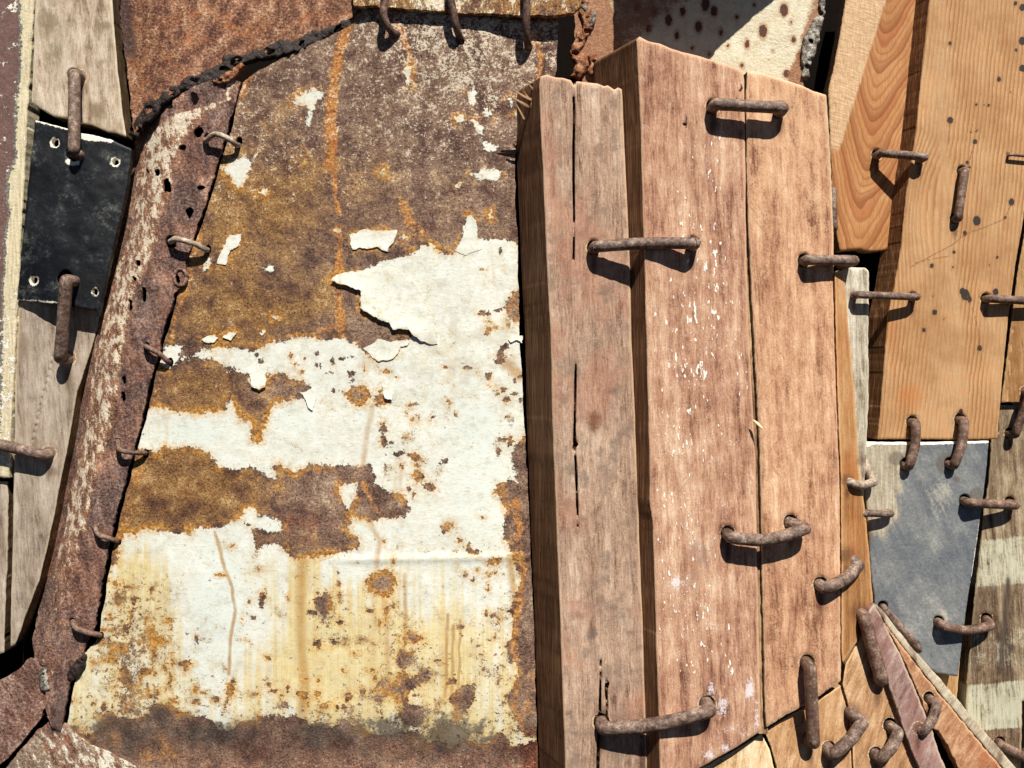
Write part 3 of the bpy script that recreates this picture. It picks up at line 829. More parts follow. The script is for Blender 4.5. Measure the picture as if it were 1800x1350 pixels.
BARE = [B1, B2, RE,
        [(886, 540), (893, 528), (900, 514), (916, 508), (922, 566), (905, 568), (892, 556)],
        [(873, 625), (883, 612), (888, 632), (880, 640), (875, 638)], [(866, 684), (880, 692), (872, 700)],
        [(643, 1022), (655, 1010), (672, 1000), (680, 1002), (695, 1012), (697, 1025), (690, 1040), (680, 1052), (665, 1045), (645, 1040)],
        [(675, 1070), (686, 1068), (683, 1082), (676, 1091)], [(707, 1122), (718, 1112), (733, 1115), (743, 1122), (735, 1133), (712, 1132)],
        [(697, 1152), (705, 1143), (728, 1146), (722, 1165), (710, 1180), (698, 1172)],
        [(658, 1212), (672, 1198), (695, 1198), (697, 1182), (715, 1180), (720, 1195), (740, 1180), (760, 1185), (755, 1198), (735, 1205), (720, 1220), (715, 1240), (700, 1240), (690, 1225), (670, 1218)],
        [(700, 1255), (715, 1240), (735, 1240), (748, 1248), (738, 1265), (712, 1268)],
        [(793, 1222), (810, 1205), (835, 1205), (833, 1225), (830, 1245), (820, 1270), (795, 1275), (785, 1250)],
        [(552, 1055), (565, 1050), (570, 1040), (580, 1045), (585, 1060), (582, 1075), (570, 1083), (557, 1072)],
        [(550, 1132), (560, 1124), (570, 1130), (562, 1140)], [(455, 1055), (463, 1040), (466, 1050), (458, 1070)],
        [(775, 928), (786, 918), (797, 920), (792, 932), (780, 938)], [(802, 950), (810, 945), (814, 952), (806, 956)],
        [(818, 957), (826, 956), (830, 966), (841, 970), (838, 978), (826, 975)], [(856, 990), (866, 982), (884, 984), (876, 993), (862, 995)],
        [(600, 686), (612, 690), (622, 680), (645, 680), (650, 695), (640, 712), (625, 715), (612, 705)],
        [(671, 682), (676, 698), (686, 702), (685, 712), (668, 714), (660, 706)], [(668, 745), (675, 740), (680, 758), (672, 762)],
        [(668, 774), (676, 766), (682, 783), (672, 785)], [(693, 798), (708, 790), (712, 800), (697, 804)], [(715, 798), (732, 797), (742, 808), (730, 812)],
        [(723, 832), (735, 828), (747, 840), (738, 848), (726, 842)], [(745, 852), (760, 852), (770, 862), (755, 862)], [(702, 815), (710, 816), (708, 824)],
        [(265, 1122), (276, 1128), (272, 1160), (266, 1140)], [(208, 1178), (220, 1170), (232, 1190), (230, 1215), (222, 1205), (208, 1195)],
        [(398, 1202), (410, 1195), (412, 1222), (398, 1230)], [(297, 1185), (303, 1190), (299, 1210)], [(395, 1235), (402, 1230), (396, 1260), (390, 1250)],
        [(785, 700), (792, 708), (788, 716)], [(205, 1045), (212, 1052), (206, 1072)], [(755, 735), (764, 733), (758, 742)]]
EXTRA = [[(290, 608), (323, 607), (315, 622), (310, 643), (296, 648), (280, 640)],
         [(430, 895), (447, 892), (450, 908), (475, 908), (493, 918), (494, 932), (478, 937), (455, 930), (440, 925), (425, 912)],
         [(600, 850), (625, 850), (628, 865), (615, 895), (607, 897), (600, 880), (595, 865)],
         [(608, 925), (640, 915), (700, 912), (720, 912), (700, 970), (660, 965), (632, 960), (630, 948)],
         [(513, 178), (535, 160), (550, 155), (572, 165), (570, 172), (555, 175), (552, 190), (545, 200), (540, 185), (520, 185)],
         [(540, 200), (550, 195), (547, 225), (538, 222)],
         [(392, 295), (410, 278), (435, 275), (440, 290), (435, 310), (425, 333), (412, 325), (405, 312), (394, 305)],
         [(455, 338), (470, 333), (466, 343)], [(444, 275), (452, 272), (448, 284)], [(528, 272), (534, 270), (532, 284)],
         [(820, 160), (838, 158), (835, 185), (825, 180)], [(850, 185), (865, 200), (858, 215), (850, 200)], [(800, 205), (815, 203), (812, 220), (800, 215)],
         [(830, 210), (855, 225), (845, 235), (832, 225)], [(848, 250), (878, 255), (870, 270), (850, 262)], [(828, 305), (850, 298), (880, 300), (875, 315), (840, 318)],
         [(795, 325), (810, 320), (808, 335)], [(665, 300), (674, 296), (672, 312)], [(858, 385), (864, 370), (866, 382)], [(893, 170), (905, 180), (898, 195)],
         [(390, 440), (405, 415), (425, 410), (420, 430), (405, 440), (395, 465), (383, 462), (392, 445)], [(356, 470), (366, 452), (372, 458), (358, 480)],
         [(618, 415), (640, 405), (660, 410), (695, 408), (690, 425), (680, 440), (665, 433), (620, 435)], [(702, 417), (713, 411), (716, 418), (706, 421)],
         [(588, 405), (596, 398), (602, 404), (596, 412)], [(357, 596), (370, 587), (382, 594), (375, 602)], [(393, 592), (403, 586), (414, 585), (405, 596)],
         [(458, 470), (475, 468), (485, 475), (475, 480)], [(708, 125), (716, 115), (724, 120), (722, 152), (714, 148)], [(480, 555), (488, 552), (484, 562)],
         [(455, 585), (468, 580), (462, 592)]]
DRIPS = [([(378, 935), (386, 965), (395, 1000), (408, 1030), (413, 1075), (405, 1120), (402, 1185)], 4.5, 1.0),
         ([(600, 60), (588, 120), (582, 170), (586, 230), (580, 290), (590, 350), (596, 420), (598, 500), (597, 570)], 6, .9),
         ([(655, 712), (645, 760), (640, 820), (640, 900), (668, 950), (660, 1010)], 9, .7), ([(530, 985), (528, 1080), (535, 1200), (530, 1265)], 14, .85),
         ([(712, 1010), (712, 1110), (708, 1200)], 6, .8), ([(787, 1080), (783, 1225)], 4, 1), ([(797, 1100), (794, 1225)], 4, 1), ([(809, 1090), (806, 1215)], 3.5, 1),
         ([(676, 1050), (680, 1110), (683, 1200)], 10, .7), ([(740, 430), (730, 500), (735, 570)], 20, .35), ([(705, 800), (700, 860), (710, 920)], 16, .5),
         ([(655, 1060), (655, 1250)], 16, .5), ([(860, 440), (885, 560), (905, 640)], 10, .45), ([(895, 980), (905, 1050)], 9, .8), ([(780, 1100), (780, 1230)], 22, .45),
         ([(235, 990), (230, 1060)], 6, .5), ([(555, 1070), (560, 1250)], 18, .4), ([(890, 640), (915, 660)], 16, .9), ([(650, 625), (640, 640)], 20, .6)]
ORA = [([(612, 45), (598, 90), (585, 140), (583, 200), (585, 260), (578, 290)], 13, 1.0), ([(583, 270), (588, 320), (596, 370)], 10, .75), ([(700, 45), (712, 75), (722, 105), (727, 140)], 11, .9), ([(440, 130), (425, 165)], 14, .8),
       ([(940, 60), (952, 95), (948, 140)], 9, .85), ([(596, 400), (598, 520), (600, 590)], 11, .85), ([(700, 355), (740, 410), (730, 440)], 16, .6), ([(640, 625), (680, 640)], 12, .8),
       ([(545, 590), (600, 570)], 12, .6), ([(905, 880), (920, 1010), (905, 1100), (905, 1180)], 12, .7), ([(640, 850), (660, 900)], 8, .7), ([(170, 1260), (210, 1300), (260, 1330)], 26, .6), ([(280, 1300), (300, 1330)], 24, .6), ([(420, 1320), (520, 1330)], 20, .35), ([(640, 1310), (760, 1325)], 18, .4), ([(905, 1200), (915, 1290)], 14, .5),
       ([(250, 790), (225, 900), (215, 930)], 14, .55), ([(245, 930), (420, 925)], 9, .6), ([(360, 300), (345, 450), (320, 520), (290, 640), (262, 740)], 9, .6), ([(452, 765), (452, 778)], 9, .9), ([(560, 960), (600, 970)], 10, .5), ([(930, 1250), (935, 1180)], 14, .5)]

def sdf_sheet(x, y):
    s = poly_sdf(x, y, A)
    for b in BARE: s = np.minimum(s, -poly_sdf(x, y, b))
    for e in EXTRA: s = np.maximum(s, poly_sdf(x, y, e))
    rg = np.random.default_rng(5)
    def chips(n, cx, cy, rx, ry, r0, r1):
        nonlocal s
        for _ in range(n):
            ax = cx + rg.normal() * rx; ay = cy + rg.normal() * ry; r = rg.uniform(r0, r1) ** 1.0; e = rg.uniform(.6, 1.5)
            m_ = (np.abs(x - ax) < 25) & (np.abs(y - ay) < 25)
            if m_.any():
                q = np.hypot((x[m_] - ax) * e, (y[m_] - ay) / e) - r
                s[m_] = np.minimum(s[m_], q * 1.2 - 1)
    chips(26, 230, 1120, 50, 75, 1.5, 5); chips(20, 690, 1120, 90, 90, 1.2, 4); chips(18, 730, 790, 60, 60, 1.2, 4)
    chips(12, 450, 1080, 70, 80, 1.0, 3.5); chips(20, 860, 1080, 30, 110, 1.2, 4.5); chips(12, 570, 1080, 30, 70, 1.5, 4.5); chips(30, 880, 640, 20, 100, 1.2, 4.5); chips(48, 520, 1225, 230, 18, 2, 7); chips(25, 500, 640, 110, 15, 1.2, 3.5)
    s = s + (62 * fbm(x, y, 60, 4, 91) + 24 * fbm(x, y, 22, 3, 92) + 9) * ss(y, 1225, 1270)
    return np.clip(s, -60, 60)

def blob(x, y, cx, cy, rx, ry):
    return np.exp(-(((x - cx) / rx) ** 2 + ((y - cy) / ry) ** 2))

def sheet_attrs(x, y):
    d = {"sdf": sdf_sheet(x, y)}
    stn = np.zeros_like(x)
    for pts, wd, a in DRIPS:
        stn = np.maximum(stn, a * np.exp(-(line_dist(x + 4 * fbm(x, y, 30, 3, 77), y, pts) / wd) ** 2))
    ora = np.zeros_like(x)
    for pts, wd, a in ORA:
        ora = np.maximum(ora, a * np.exp(-(line_dist(x + 10 * fbm(x, y, 40, 3, 78), y, pts) / wd) ** 2))
    d["stn"] = stn; d["ora"] = ora
    low = ss(y, 930, 1010)
    blu = .9 * blob(x, y, 375, 1060, 50, 150) + .8 * blob(x, y, 340, 760, 90, 40) + .9 * blob(x, y, 840, 800, 70, 170) + .6 * blob(x, y, 520, 740, 60, 40) + .5 * blob(x, y, 330, 1210, 40, 60) + .7 * blob(x, y, 620, 935, 30, 20) + .4 * blob(x, y, 430, 1090, 30, 120) + .5 * blob(x, y, 720, 690, 60, 60) + .7 * blob(x, y, 243, 1160, 18, 22) + .5 * blob(x, y, 180, 1230, 40, 30)
    yel = low * (.42 + .25 * ss(y, 1000, 1200)) + .45 * blob(x, y, 240, 1020, 70, 90) + .5 * blob(x, y, 560, 1120, 60, 160) + .4 * blob(x, y, 670, 1150, 60, 120) + .35 * blob(x, y, 790, 1150, 50, 120) + .35 * blob(x, y, 700, 850, 40, 120) + .35 * blob(x, y, 290, 755, 50, 30) + .3 * blob(x, y, 740, 470, 40, 60) + .3 * blob(x, y, 830, 1270, 80, 40) + .4 * blob(x, y, 370, 620, 40, 20) - .7 * blob(x, y, 375, 1060, 55, 170) - .3 * blob(x, y, 620, 1000, 60, 25) - .3 * blob(x, y, 860, 1000, 50, 60)
    d["blu"] = blu; d["yel"] = yel
    bot = ss(y, 1225, 1290)
    d["soot"] = .46 * ss(y, 1205, 1290) * ss(y, 1385, 1310) + .55 * blob(x, y, 380, 1290, 45, 22) + .5 * blob(x, y, 690, 1275, 50, 25) + .5 * blob(x, y, 790, 1295, 40, 25) + .45 * blob(x, y, 195, 1270, 20, 14) + .5 * blob(x, y, 225, 1300, 10, 30) + .5 * blob(x, y, 560, 1290, 40, 25) + .4 * blob(x, y, 275, 1250, 35, 22) + .35 * blob(x, y, 168, 1180, 16, 30) + .35 * blob(x, y, 900, 740, 18, 50)
    och = .85 * ss(x, 700, 400) * ss(y, 130, 330) + .45 * blob(x, y, 610, 350, 200, 130) + .25 * blob(x, y, 470, 160, 80, 60) + .6 * blob(x, y, 330, 850, 160, 70) + .3 * blob(x, y, 350, 680, 60, 40) + .35 * blob(x, y, 500, 540, 160, 40) - .5 * blob(x, y, 560, 860, 130, 60) - .55 * blob(x, y, 490, 690, 70, 45) - .6 * blob(x, y, 670, 570, 60, 50) - .4 * ss(x, 850, 900)
    d["och"] = och * .82 * (1 - .9 * ss(y, 1215, 1275))
    d["red"] = .48 * ss(y, 1255, 1310) + .35 * blob(x, y, 540, 940, 90, 50) + .35 * blob(x, y, 800, 1260, 60, 30) + .4 * blob(x, y, 860, 390, 70, 40) + .3 * blob(x, y, 510, 900, 120, 40) + .3 * ss(x, 900, 930) + .25 * blob(x, y, 460, 150, 50, 50)
    d["pit"] = .15 * low + .2 + .9 * blob(x, y, 230, 1130, 90, 120) + .4 * blob(x, y, 700, 1160, 120, 120) + .4 * blob(x, y, 570, 1080, 40, 60) + .3 * blob(x, y, 880, 1150, 40, 140) + .3 * blob(x, y, 760, 760, 110, 60) + .4 * ss(y, 1200, 1260)
    d["gry"] = .4 + .5 * blob(x, y, 800, 620, 120, 120) + .6 * blob(x, y, 230, 1100, 100, 100)
    d["spk"] = .35 * blob(x, y, 800, 130, 130, 100) + .62 * ss(y, 430, 250) + .3 * ss(y, 200, 80) * ss(x, 600, 760) + .35 * ss(y, 760, 400) * ss(x, 500, 350) + .2 + .4 * ss(y, 90, 40) + .3 * ss(y, 1310, 1340)
    return d

WIRE_HOLES = [(420, 248, 6, 9), (366, 438, 6, 8), (299, 636, 6, 8), (256, 798, 6, 8), (209, 953, 4.5, 6), (177, 1117, 6, 7)]
ROD_HOLES = [(692, 62, 9, 6), (809, 72, 8, 7), (930, 82, 8, 7)]
main_sheet = sheet("metal_sheet", SHEET, sheet_h, 7, M['sheet'], step=2.6, holes=WIRE_HOLES + ROD_HOLES, rough=3, rsize=30, attrs=sheet_attrs, seed=3)
tag(main_sheet, "large rusty metal sheet with peeling cream paint and orange drips", "metal sheet")

def flake(poly, free, lift, wd, seed=0):
    """a paint flake still stuck on one side, curling off the rust along `free`"""
    def hf(x, y):
        d = line_dist(x, y, free)
        return sheet_h(x, y) + .8 + (.7 if lift > 6 else .45) * lift * np.exp(-(d / wd) ** 1.3)
    def at(x, y):
        z = np.zeros_like(x)
        s = sheet_attrs(x, y); s["sdf"] = np.clip(poly_sdf(x, y, poly), 0, 60) + 7; s["soot"] = z; s["stn"] = s["stn"] * .6; s["pit"] = z
        return s
    return sheet("paint_flake", poly, hf, .9, M['sheet'], main_sheet, step=2.0, rough=5, rsize=14, attrs=at, seed=seed)

flake([(580, 492), (590, 483), (640, 474), (690, 470), (730, 500), (765, 560), (770, 605), (738, 600), (726, 588), (718, 580), (690, 580), (684, 566), (650, 553), (634, 541), (632, 512), (605, 500)],
      [(583, 492), (605, 500), (632, 512), (634, 540), (650, 552), (684, 565), (690, 578), (716, 577), (728, 588)], 9, 26, 1)
flake([(435, 648), (470, 640), (468, 660), (464, 678), (455, 684), (441, 680), (440, 662)], [(440, 676), (455, 684), (466, 676)], 7, 14, 2)
flake([(612, 412), (640, 403), (662, 409), (697, 406), (692, 425), (681, 441), (665, 434), (620, 437)], [(620, 437), (665, 434), (681, 441), (697, 410)], 4, 9, 3)
flake([(672, 676), (686, 690), (690, 704), (677, 699)], [(677, 699), (690, 704)], 7, 7, 4)
flake([(355, 597), (370, 586), (384, 594), (375, 604)], [(360, 600), (375, 604), (384, 594)], 4, 7, 5)
flake([(391, 593), (403, 585), (416, 584), (406, 598)], [(391, 593), (406, 598), (416, 584)], 4, 7, 6)
flake([(526, 690), (552, 684), (556, 700), (549, 722), (541, 716), (536, 704)], [(536, 704), (541, 716), (549, 722)], 5, 9, 7)
flake([(638, 612), (662, 596), (700, 600), (722, 598), (716, 606), (702, 608), (700, 622), (688, 632), (664, 634)], [(664, 634), (688, 632), (702, 620), (716, 606)], 3.5, 9, 8)
flake([(893, 596), (918, 590), (917, 602), (908, 597), (897, 603)], [(897, 603), (908, 597), (917, 602)], 5, 7, 9)
flake([(388, 440), (404, 414), (426, 409), (421, 431), (406, 441), (396, 466), (382, 463)], [(396, 466), (406, 441), (421, 431)], 3, 8, 11)
flake([(800, 442), (814, 416), (818, 392), (826, 377), (835, 388), (839, 416), (850, 436), (820, 450)], [(814, 416), (818, 392), (826, 377), (835, 388)], 3, 8, 14)

# ---------------------------------------------------------------- rolled strip stitched to its left
SXL = [(175, 395), (200, 300), (240, 238), (290, 233), (450, 200), (570, 160), (750, 136), (900, 106), (1050, 71), (1130, 57), (1165, 62), (1300, 70)]
SXR = [(130, 440), (145, 424), (220, 402), (300, 379), (420, 340), (470, 322), (500, 316), (516, 307), (590, 285), (680, 262), (790, 236), (880, 211), (960, 191), (1100, 167), (1130, 158), (1205, 122), (1290, 105)]
def strip_h(x, y):
    l = interp(y, SXL); r = interp(y, SXR)
    l = np.where(y < 240, interp(y, [(120, 330), (180, 245), (240, 238)]), l)
    u = np.clip((x - l) / np.maximum(r - l, 20), 0, 1)
    base = sheet_h(r, y) + 6
    roll = (-62 + 50 * ss(y, 1040, 1190)) * np.clip(1 - u / .55, 0, 1) ** 2.3 + 9 * np.exp(-((u - .42) / .2) ** 2)
    lip = 5 * np.exp(-((y - 545) / 40) ** 2) * ss(u, .7, 1)
    return base + roll + lip + 5 * fbm(x, y, 70, 3, 21) + 2 * fbm(x, y, 18, 3, 22)
def strip_attrs(x, y):
    l = interp(y, SXL); r = interp(y, SXR)
    u = (x - l) / np.maximum(r - l, 20)
    fl = ss(u, -.02, .2) * ss(u, .66, .42) * (.95 - .55 * ss(y, 850, 1130)) + .25 * ss(y, 330, 200) * ss(u, .75, .5)
    dk = .45 * ss(u, .55, .7) * ss(y, 420, 520) + .55 * blob(x, y, 208, 510, 22, 14) + .3 * ss(y, 1160, 1280) + .1
    return {"fl": fl, "dk": dk * .7}
STRIP = [(425, 142), (402, 220), (379, 300), (340, 420), (326, 462), (330, 485), (318, 505), (307, 516), (296, 552), (285, 590), (262, 680), (236, 790), (211, 880), (191, 960), (167, 1100),
         (150, 1130), (143, 1175), (122, 1205), (115, 1245), (106, 1285), (90, 1278), (78, 1240), (82, 1170), (60, 1165), (57, 1130), (71, 1050), (106, 900), (136, 750), (160, 570), (200, 450), (233, 290), (238, 240), (262, 205), (300, 175), (345, 150), (385, 135)]
SH = [(349, 231, 8, 10), (363, 240, 5, 6), (294, 327, 8, 12), (277, 303, 5, 6), (320, 259, 6, 4), (300, 424, 10, 12), (333, 373, 7, 10), (352, 330, 8, 4), (342, 172, 7, 12), (298, 182, 6, 9),
      (237, 490, 4, 8), (243, 462, 4, 6), (253, 517, 4, 18), (229, 534, 3, 12), (258, 607, 5, 6), (218, 668, 3.5, 8), (217, 697, 4, 10), (207, 776, 5, 6), (168, 930, 5, 7), (128, 1092, 6, 7), (260, 300, 3, 4), (312, 490, 4, 8)]
strip = sheet("metal_strip", STRIP, strip_h, 6, M['strip'], step=2.6, holes=SH, rough=3.5, rsize=14, attrs=strip_attrs, seed=8, hole_rough=2.5)
tag(strip, "rolled rusty metal strip with pale scraped flecks, stitched to the peeling sheet's left edge", "metal strip")
ring = [(317 + 11 * math.cos(a), 488 + 15 * math.sin(a), float(strip_h(np.array([317.]), np.array([488.]))[0]) + 2) for a in np.linspace(0, 2 * math.pi, 17)]
tube("eyelet", [(x, y, z - 2) for x, y, z in ring], 3.0, M['strap'], strip, sides=8, seed=4)
for k, pts in enumerate([[(148, 1150, 0), (142, 1165, 0), (128, 1185, 0), (122, 1195, 0)], [(80, 1172, 0), (76, 1190, 0), (78, 1215, 0)]]):
    pts = [(x, y, float(strip_h(np.array([float(x)]), np.array([float(y)]))[0]) + 1) for x, y, _ in pts]
    band("weld_bead", pts, [4, 9, 9, 4][:len(pts)], lambda x, y: strip_h(x, y) + 4, M['weldgreen'] if k else M['weld'], strip, 31 + k)

# ---------------------------------------------------------------- wires stitching strip and sheet
def hs(x, y): return float(sheet_h(np.array([float(x)]), np.array([float(y)]))[0])
def ht(x, y): return float(strip_h(np.array([float(x)]), np.array([float(y)]))[0])
STITCH = [((362, 246), (378, 236), (400, 243), (420, 256), 5.0, 20, 'wire', "topmost pale wire stitch joining strip and sheet, just under the weld"),
          ((300, 424), (310, 420), (340, 428), (366, 440), 5.0, 18, 'wire', "pale wire stitch beside the large dark hole, second from the top"),
          ((256, 608), (262, 612), (280, 622), (299, 637), 4.5, 13, 'iron_red', "rusty wire stitch at the yellow paint patch, third from the top"),
          ((206, 776), (210, 790), (228, 795), (257, 798), 4.5, 15, 'iron_red', "rusty wire stitch beside the upper pale paint band, fourth from the top"),
          ((167, 928), (174, 940), (190, 946), (209, 952), 4.5, 11, 'iron_red', "rusty wire stitch beside the brown rust band, fifth from the top"),
          ((128, 1093), (134, 1104), (152, 1111), (178, 1118), 5.0, 11, 'iron_red', "lowest rusty wire stitch, near the strip's bottom end")]
for i, (a, b, c, d, r, ri, m, lab) in enumerate(STITCH):
    h0 = ht(*a); h1 = hs(*d)
    pts = [(a[0], a[1], h0 - 12), (a[0] + 1, a[1] + 1, h0 + ri * .45), (b[0], b[1], h0 + ri), (c[0], c[1], (h0 + h1) / 2 + ri), (d[0] - 5, d[1] - 2, h1 + ri * .55), (d[0], d[1], h1 - 12)]
    tag(tube("wire_stitch", pts, r, M[m], None, 10, 7, .10, 60 + i), lab, "wire", "wire stitches along the strip")

# ---------------------------------------------------------------- rusty plate above the weld, weld bead
def top_h(x, y): return 4 + 4 * fbm(x, y, 120, 3, 33) + 2 * fbm(x, y, 25, 3, 34) - 34 * ss(x, 300, 205) 
TOP = [(207, -40), (222, 120), (236, 235), (250, 208), (300, 168), (350, 135), (400, 108), (480, 88), (560, 58), (610, 38), (632, 18), (640, -40)]
def top_attrs(x, y):
    return {"fl": .12 + .3 * blob(x, y, 330, 40, 80, 60), "dk": .75 * ss(x - (y * .12), 245, 222) * ss(y, 150, 80) + .5 * blob(x, y, 600, 8, 30, 14) + .6 * blob(x, y, 270, 20, 8, 8)}
top = sheet("rusty_plate", TOP, top_h, 8, M['rusttop'], step=2.8, rough=5, rsize=16, attrs=top_attrs, seed=12)
tag(top, "orange brown rusty plate above the black weld line, at the top left", "metal plate")
W1 = [(232, 240), (240, 222), (255, 200), (264, 193), (285, 178), (296, 168), (318, 152), (334, 144), (356, 140), (372, 134), (396, 118), (398, 104), (420, 104), (445, 98), (470, 92), (492, 84), (515, 82), (545, 68), (575, 58), (600, 50), (618, 40)]
R1_ = [8, 10, 12, 14, 10, 13, 9, 13, 12, 14, 13, 12, 9, 8, 12, 16, 12, 11, 8, 10, 8]
wp = [(x, y, 2 + (2 if i % 2 else 5)) for i, (x, y) in enumerate(W1)]
band("weld_bead", wp, [q * 1.05 for q in R1_], lambda x, y: top_h(x, y) + 4, M['weld'], top, 71)
band("weld_bead", [(374, 140), (392, 140), (410, 128), (428, 112)], [4, 7, 7, 4], lambda x, y: top_h(x, y) + 6, M['weldrust'], top, 75)

# flat bar across the top with its three hanging wires
def bar_h(x, y): return 30 + 2 * fbm(x, y, 40, 3, 41)
BAR = [(622, -40), (622, 8), (700, 14), (800, 21), (900, 26), (985, 26), (1008, 22), (1022, 8), (1020, -40)]
bar = sheet("flecked_bar", BAR, bar_h, 12, M['flecked'], step=3.0, rough=3, attrs=lambda x, y: {"fl": .42 + .6 * blob(x, y, 760, 5, 40, 15), "dk": .2 * ss(x, 990, 1010)}, seed=14)
tag(bar, "cream flecked rusty plate edge above the three hanging wires, at the top centre", "metal plate")
ROD = [([(678, -30, 40), (677, 0, 42), (674, 22, 42), (679, 42, 36), (690, 57, 22), (698, 60, 14), (690, 64, 4)], 6.5, "dark hooked wire hanging from the top plate, leftmost of the three"),
       ([(790, -30, 40), (793, 0, 42), (798, 25, 40), (803, 50, 30), (808, 66, 14), (810, 74, 2)], 6.5, "thin brown wire hanging straight from the top plate, middle of the three"),
       ([(926, -30, 42), (926, 0, 44), (925, 30, 40), (925, 55, 32), (927, 74, 18), (930, 84, 2)], 7.0, "brown wire hanging nearest the black slot, rightmost of the three")]
for i, (p, r, lab) in enumerate(ROD):
    tag(tube("hanging_wire", p, r, M['rod'], None, 10, 5, .12, 80 + i), lab, "wire", "wires hanging from the top plate")

# ---------------------------------------------------------------- spotted plate behind the planks
def spot_h(x, y): return -34 + 3 * fbm(x, y, 60, 3, 51) - .02 * (x - 1040)
SPOTS = [(1378, 18, 7, 11), (1341, 55, 7, 12), (1313, 78, 4, 8), (1326, 8, 2.5, 3), (1267, 57, 3, 6), (1390, 40, 2, 3), (1240, 8, 7, 12), (1304, 116, 3, 4), (1228, 47, 6, 10), (1255, 20, 6, 9), (1217, 84, 2.5, 3), (1247, 95, 2, 3), (1150, 20, 5, 9),
         (1175, 35, 6, 10), (1120, 12, 5, 8), (1200, 20, 5, 8), (1190, 62, 4, 7), (1295, 30, 3, 4), (1358, 90, 2, 2), (1280, 80, 2.5, 3), (1140, 50, 5, 7), (1395, 70, 4, 6), (1383, 130, 6, 7), (1405, 100, 5, 8)]
def spot_attrs(x, y):
    s = np.full(x.shape, -40.)
    for cx, cy, rx, ry in SPOTS:
        s = np.maximum(s, (1 - np.hypot((x - cx) / rx, (y - cy) / ry)) * min(rx, ry))
    return {"spot": s, "rust_shade": .95 * ss(x - .3 * y, 1075, 1050) + .7 * ss(x + 1.2 * y, 1270, 1170) + .75 * ss(x + y * .28, 1412, 1436) + .3 * blob(x, y, 1400, 130, 30, 25)}  # slanted upper-left ramp paints the cast shadow in; the rest is rust
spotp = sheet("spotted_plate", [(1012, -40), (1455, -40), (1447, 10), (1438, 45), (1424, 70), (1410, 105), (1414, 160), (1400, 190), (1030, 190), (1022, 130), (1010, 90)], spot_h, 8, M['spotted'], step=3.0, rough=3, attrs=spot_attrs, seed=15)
tag(spotp, "cream plate covered in rust spots, half in shade, behind the top of the planks", "metal plate")
band("weld_bead", [(1447, -5, -28), (1442, 30, -27), (1432, 52, -24), (1426, 72, -22), (1420, 92, -22), (1418, 112, -24), (1416, 135, -28)], [q * .8 for q in [5, 8, 12, 16, 15, 11, 6]], lambda x, y: spot_h(x, y) + 8, M['weldgreen'], spotp, 91)
band("weld_bead", [(1016, -10, -10), (1024, 10, -8), (1034, 32, -8), (1030, 55, -14), (1020, 70, -20), (1012, 90, -22), (1024, 112, -22), (1012, 138, -26)], [q * .8 for q in [9, 13, 12, 9, 13, 12, 14, 12]], lambda x, y: spot_h(x, y) + 8, M['weldrust'], spotp, 92)
band("weld_bead", [(1040, 95, -30), (1046, 112, -26), (1040, 130, -28)], [q * .8 for q in [9, 12, 9]], lambda x, y: spot_h(x, y) + 8, M['weldrust'], spotp, 94)
band("weld_bead", [(1022, -12, 6), (1030, 12, 6), (1040, 28, 0), (1036, 48, -8)], [q * .8 for q in [7, 9, 10, 7]], lambda x, y: spot_h(x, y) + 8, M['weldgreen'], spotp, 93)
# unseen plate added above the frame, outlined from the shadow it should cast
def shade_plate_h(x, y): return 120 + 0 * x
shade_plate = sheet("unseen_shade_plate", [(1150, -380), (1560, -380), (1380, -225), (1325, -165), (1255, -140), (1190, -130), (1150, -150)], shade_plate_h, 10, M['strap'], step=6, attrs=lambda x, y: {"fl": x * 0 + .2, "dk": x * 0}, rough=4, seed=16)
tag(shade_plate, "unseen brown plate added to shade the top of the spotted plate", "metal plate")
# ---------------------------------------------------------------- staples
def below(x, y, h, hb):  # foot of a leg driven straight in
    k = (D - h) / (D - hb)
    return (900 + (x - 900) * k, 675 + (y - 675) * k, hb)
def staple(a, b, ha, hb, rise, r, label, mat='iron', mid=None, seed=0, group="staples holding the boards together", bowh=0, legs=(1, 1), fa=None, fb=None, sq=1.0):
    """a, b: px of the two bends; ha, hb: height of the surface under each"""
    ax, ay = a; bx, by = b; H1 = ha + rise; H2 = hb + rise
    dx, dy = bx - ax, by - ay; L = math.hypot(dx, dy); ux, uy = dx / L, dy / L
    c = min(rise * .55, r * 1.3)
    rise *= .8; H1 = ha + rise; H2 = hb + rise; r *= .83
    c = min(rise * .6, r * 1.05)
    mx, my = mid or (0, 0)
    def cr(t, dh=0.0):
        k = 4 * t * (1 - t)
        return (ax + dx * t + mx * k, ay + dy * t + my * k, H1 + (H2 - H1) * t + dh)
    e = c / L
    pts = [below(ax, ay, H1, ha - 45), below(ax, ay, H1, H1 - c * 1.2), cr(e * .10, -c * .6), cr(e * .45, -c * .18), cr(e * 1.15)]
    pts += [cr(t) for t in ((.33, .5, .67) if L > 90 else (.5,))]
    pts += [cr(1 - e * 1.15), cr(1 - e * .45, -c * .18), cr(1 - e * .10, -c * .6), below(bx, by, H2, H2 - c * 1.2), below(bx, by, H2, hb - 45)]
    if fa: pts[:2] = [(fa[0] - (ax - fa[0]) * .8, fa[1] - (ay - fa[1]) * .8, ha - 40), (fa[0], fa[1], ha - 3), ((fa[0] + ax) / 2, (fa[1] + ay) / 2, ha + rise * .5)]
    if fb: pts[-2:] = [((fb[0] + bx) / 2, (fb[1] + by) / 2, hb + rise * .5), (fb[0], fb[1], hb - 3), (fb[0] - (bx - fb[0]) * .8, fb[1] - (by - fb[1]) * .8, hb - 40)]
    o = tube("staple", pts, r, M[mat], None, 14, 4, .045, seed, sq, 18)
    tag(o, label, "staple", group)
    return o

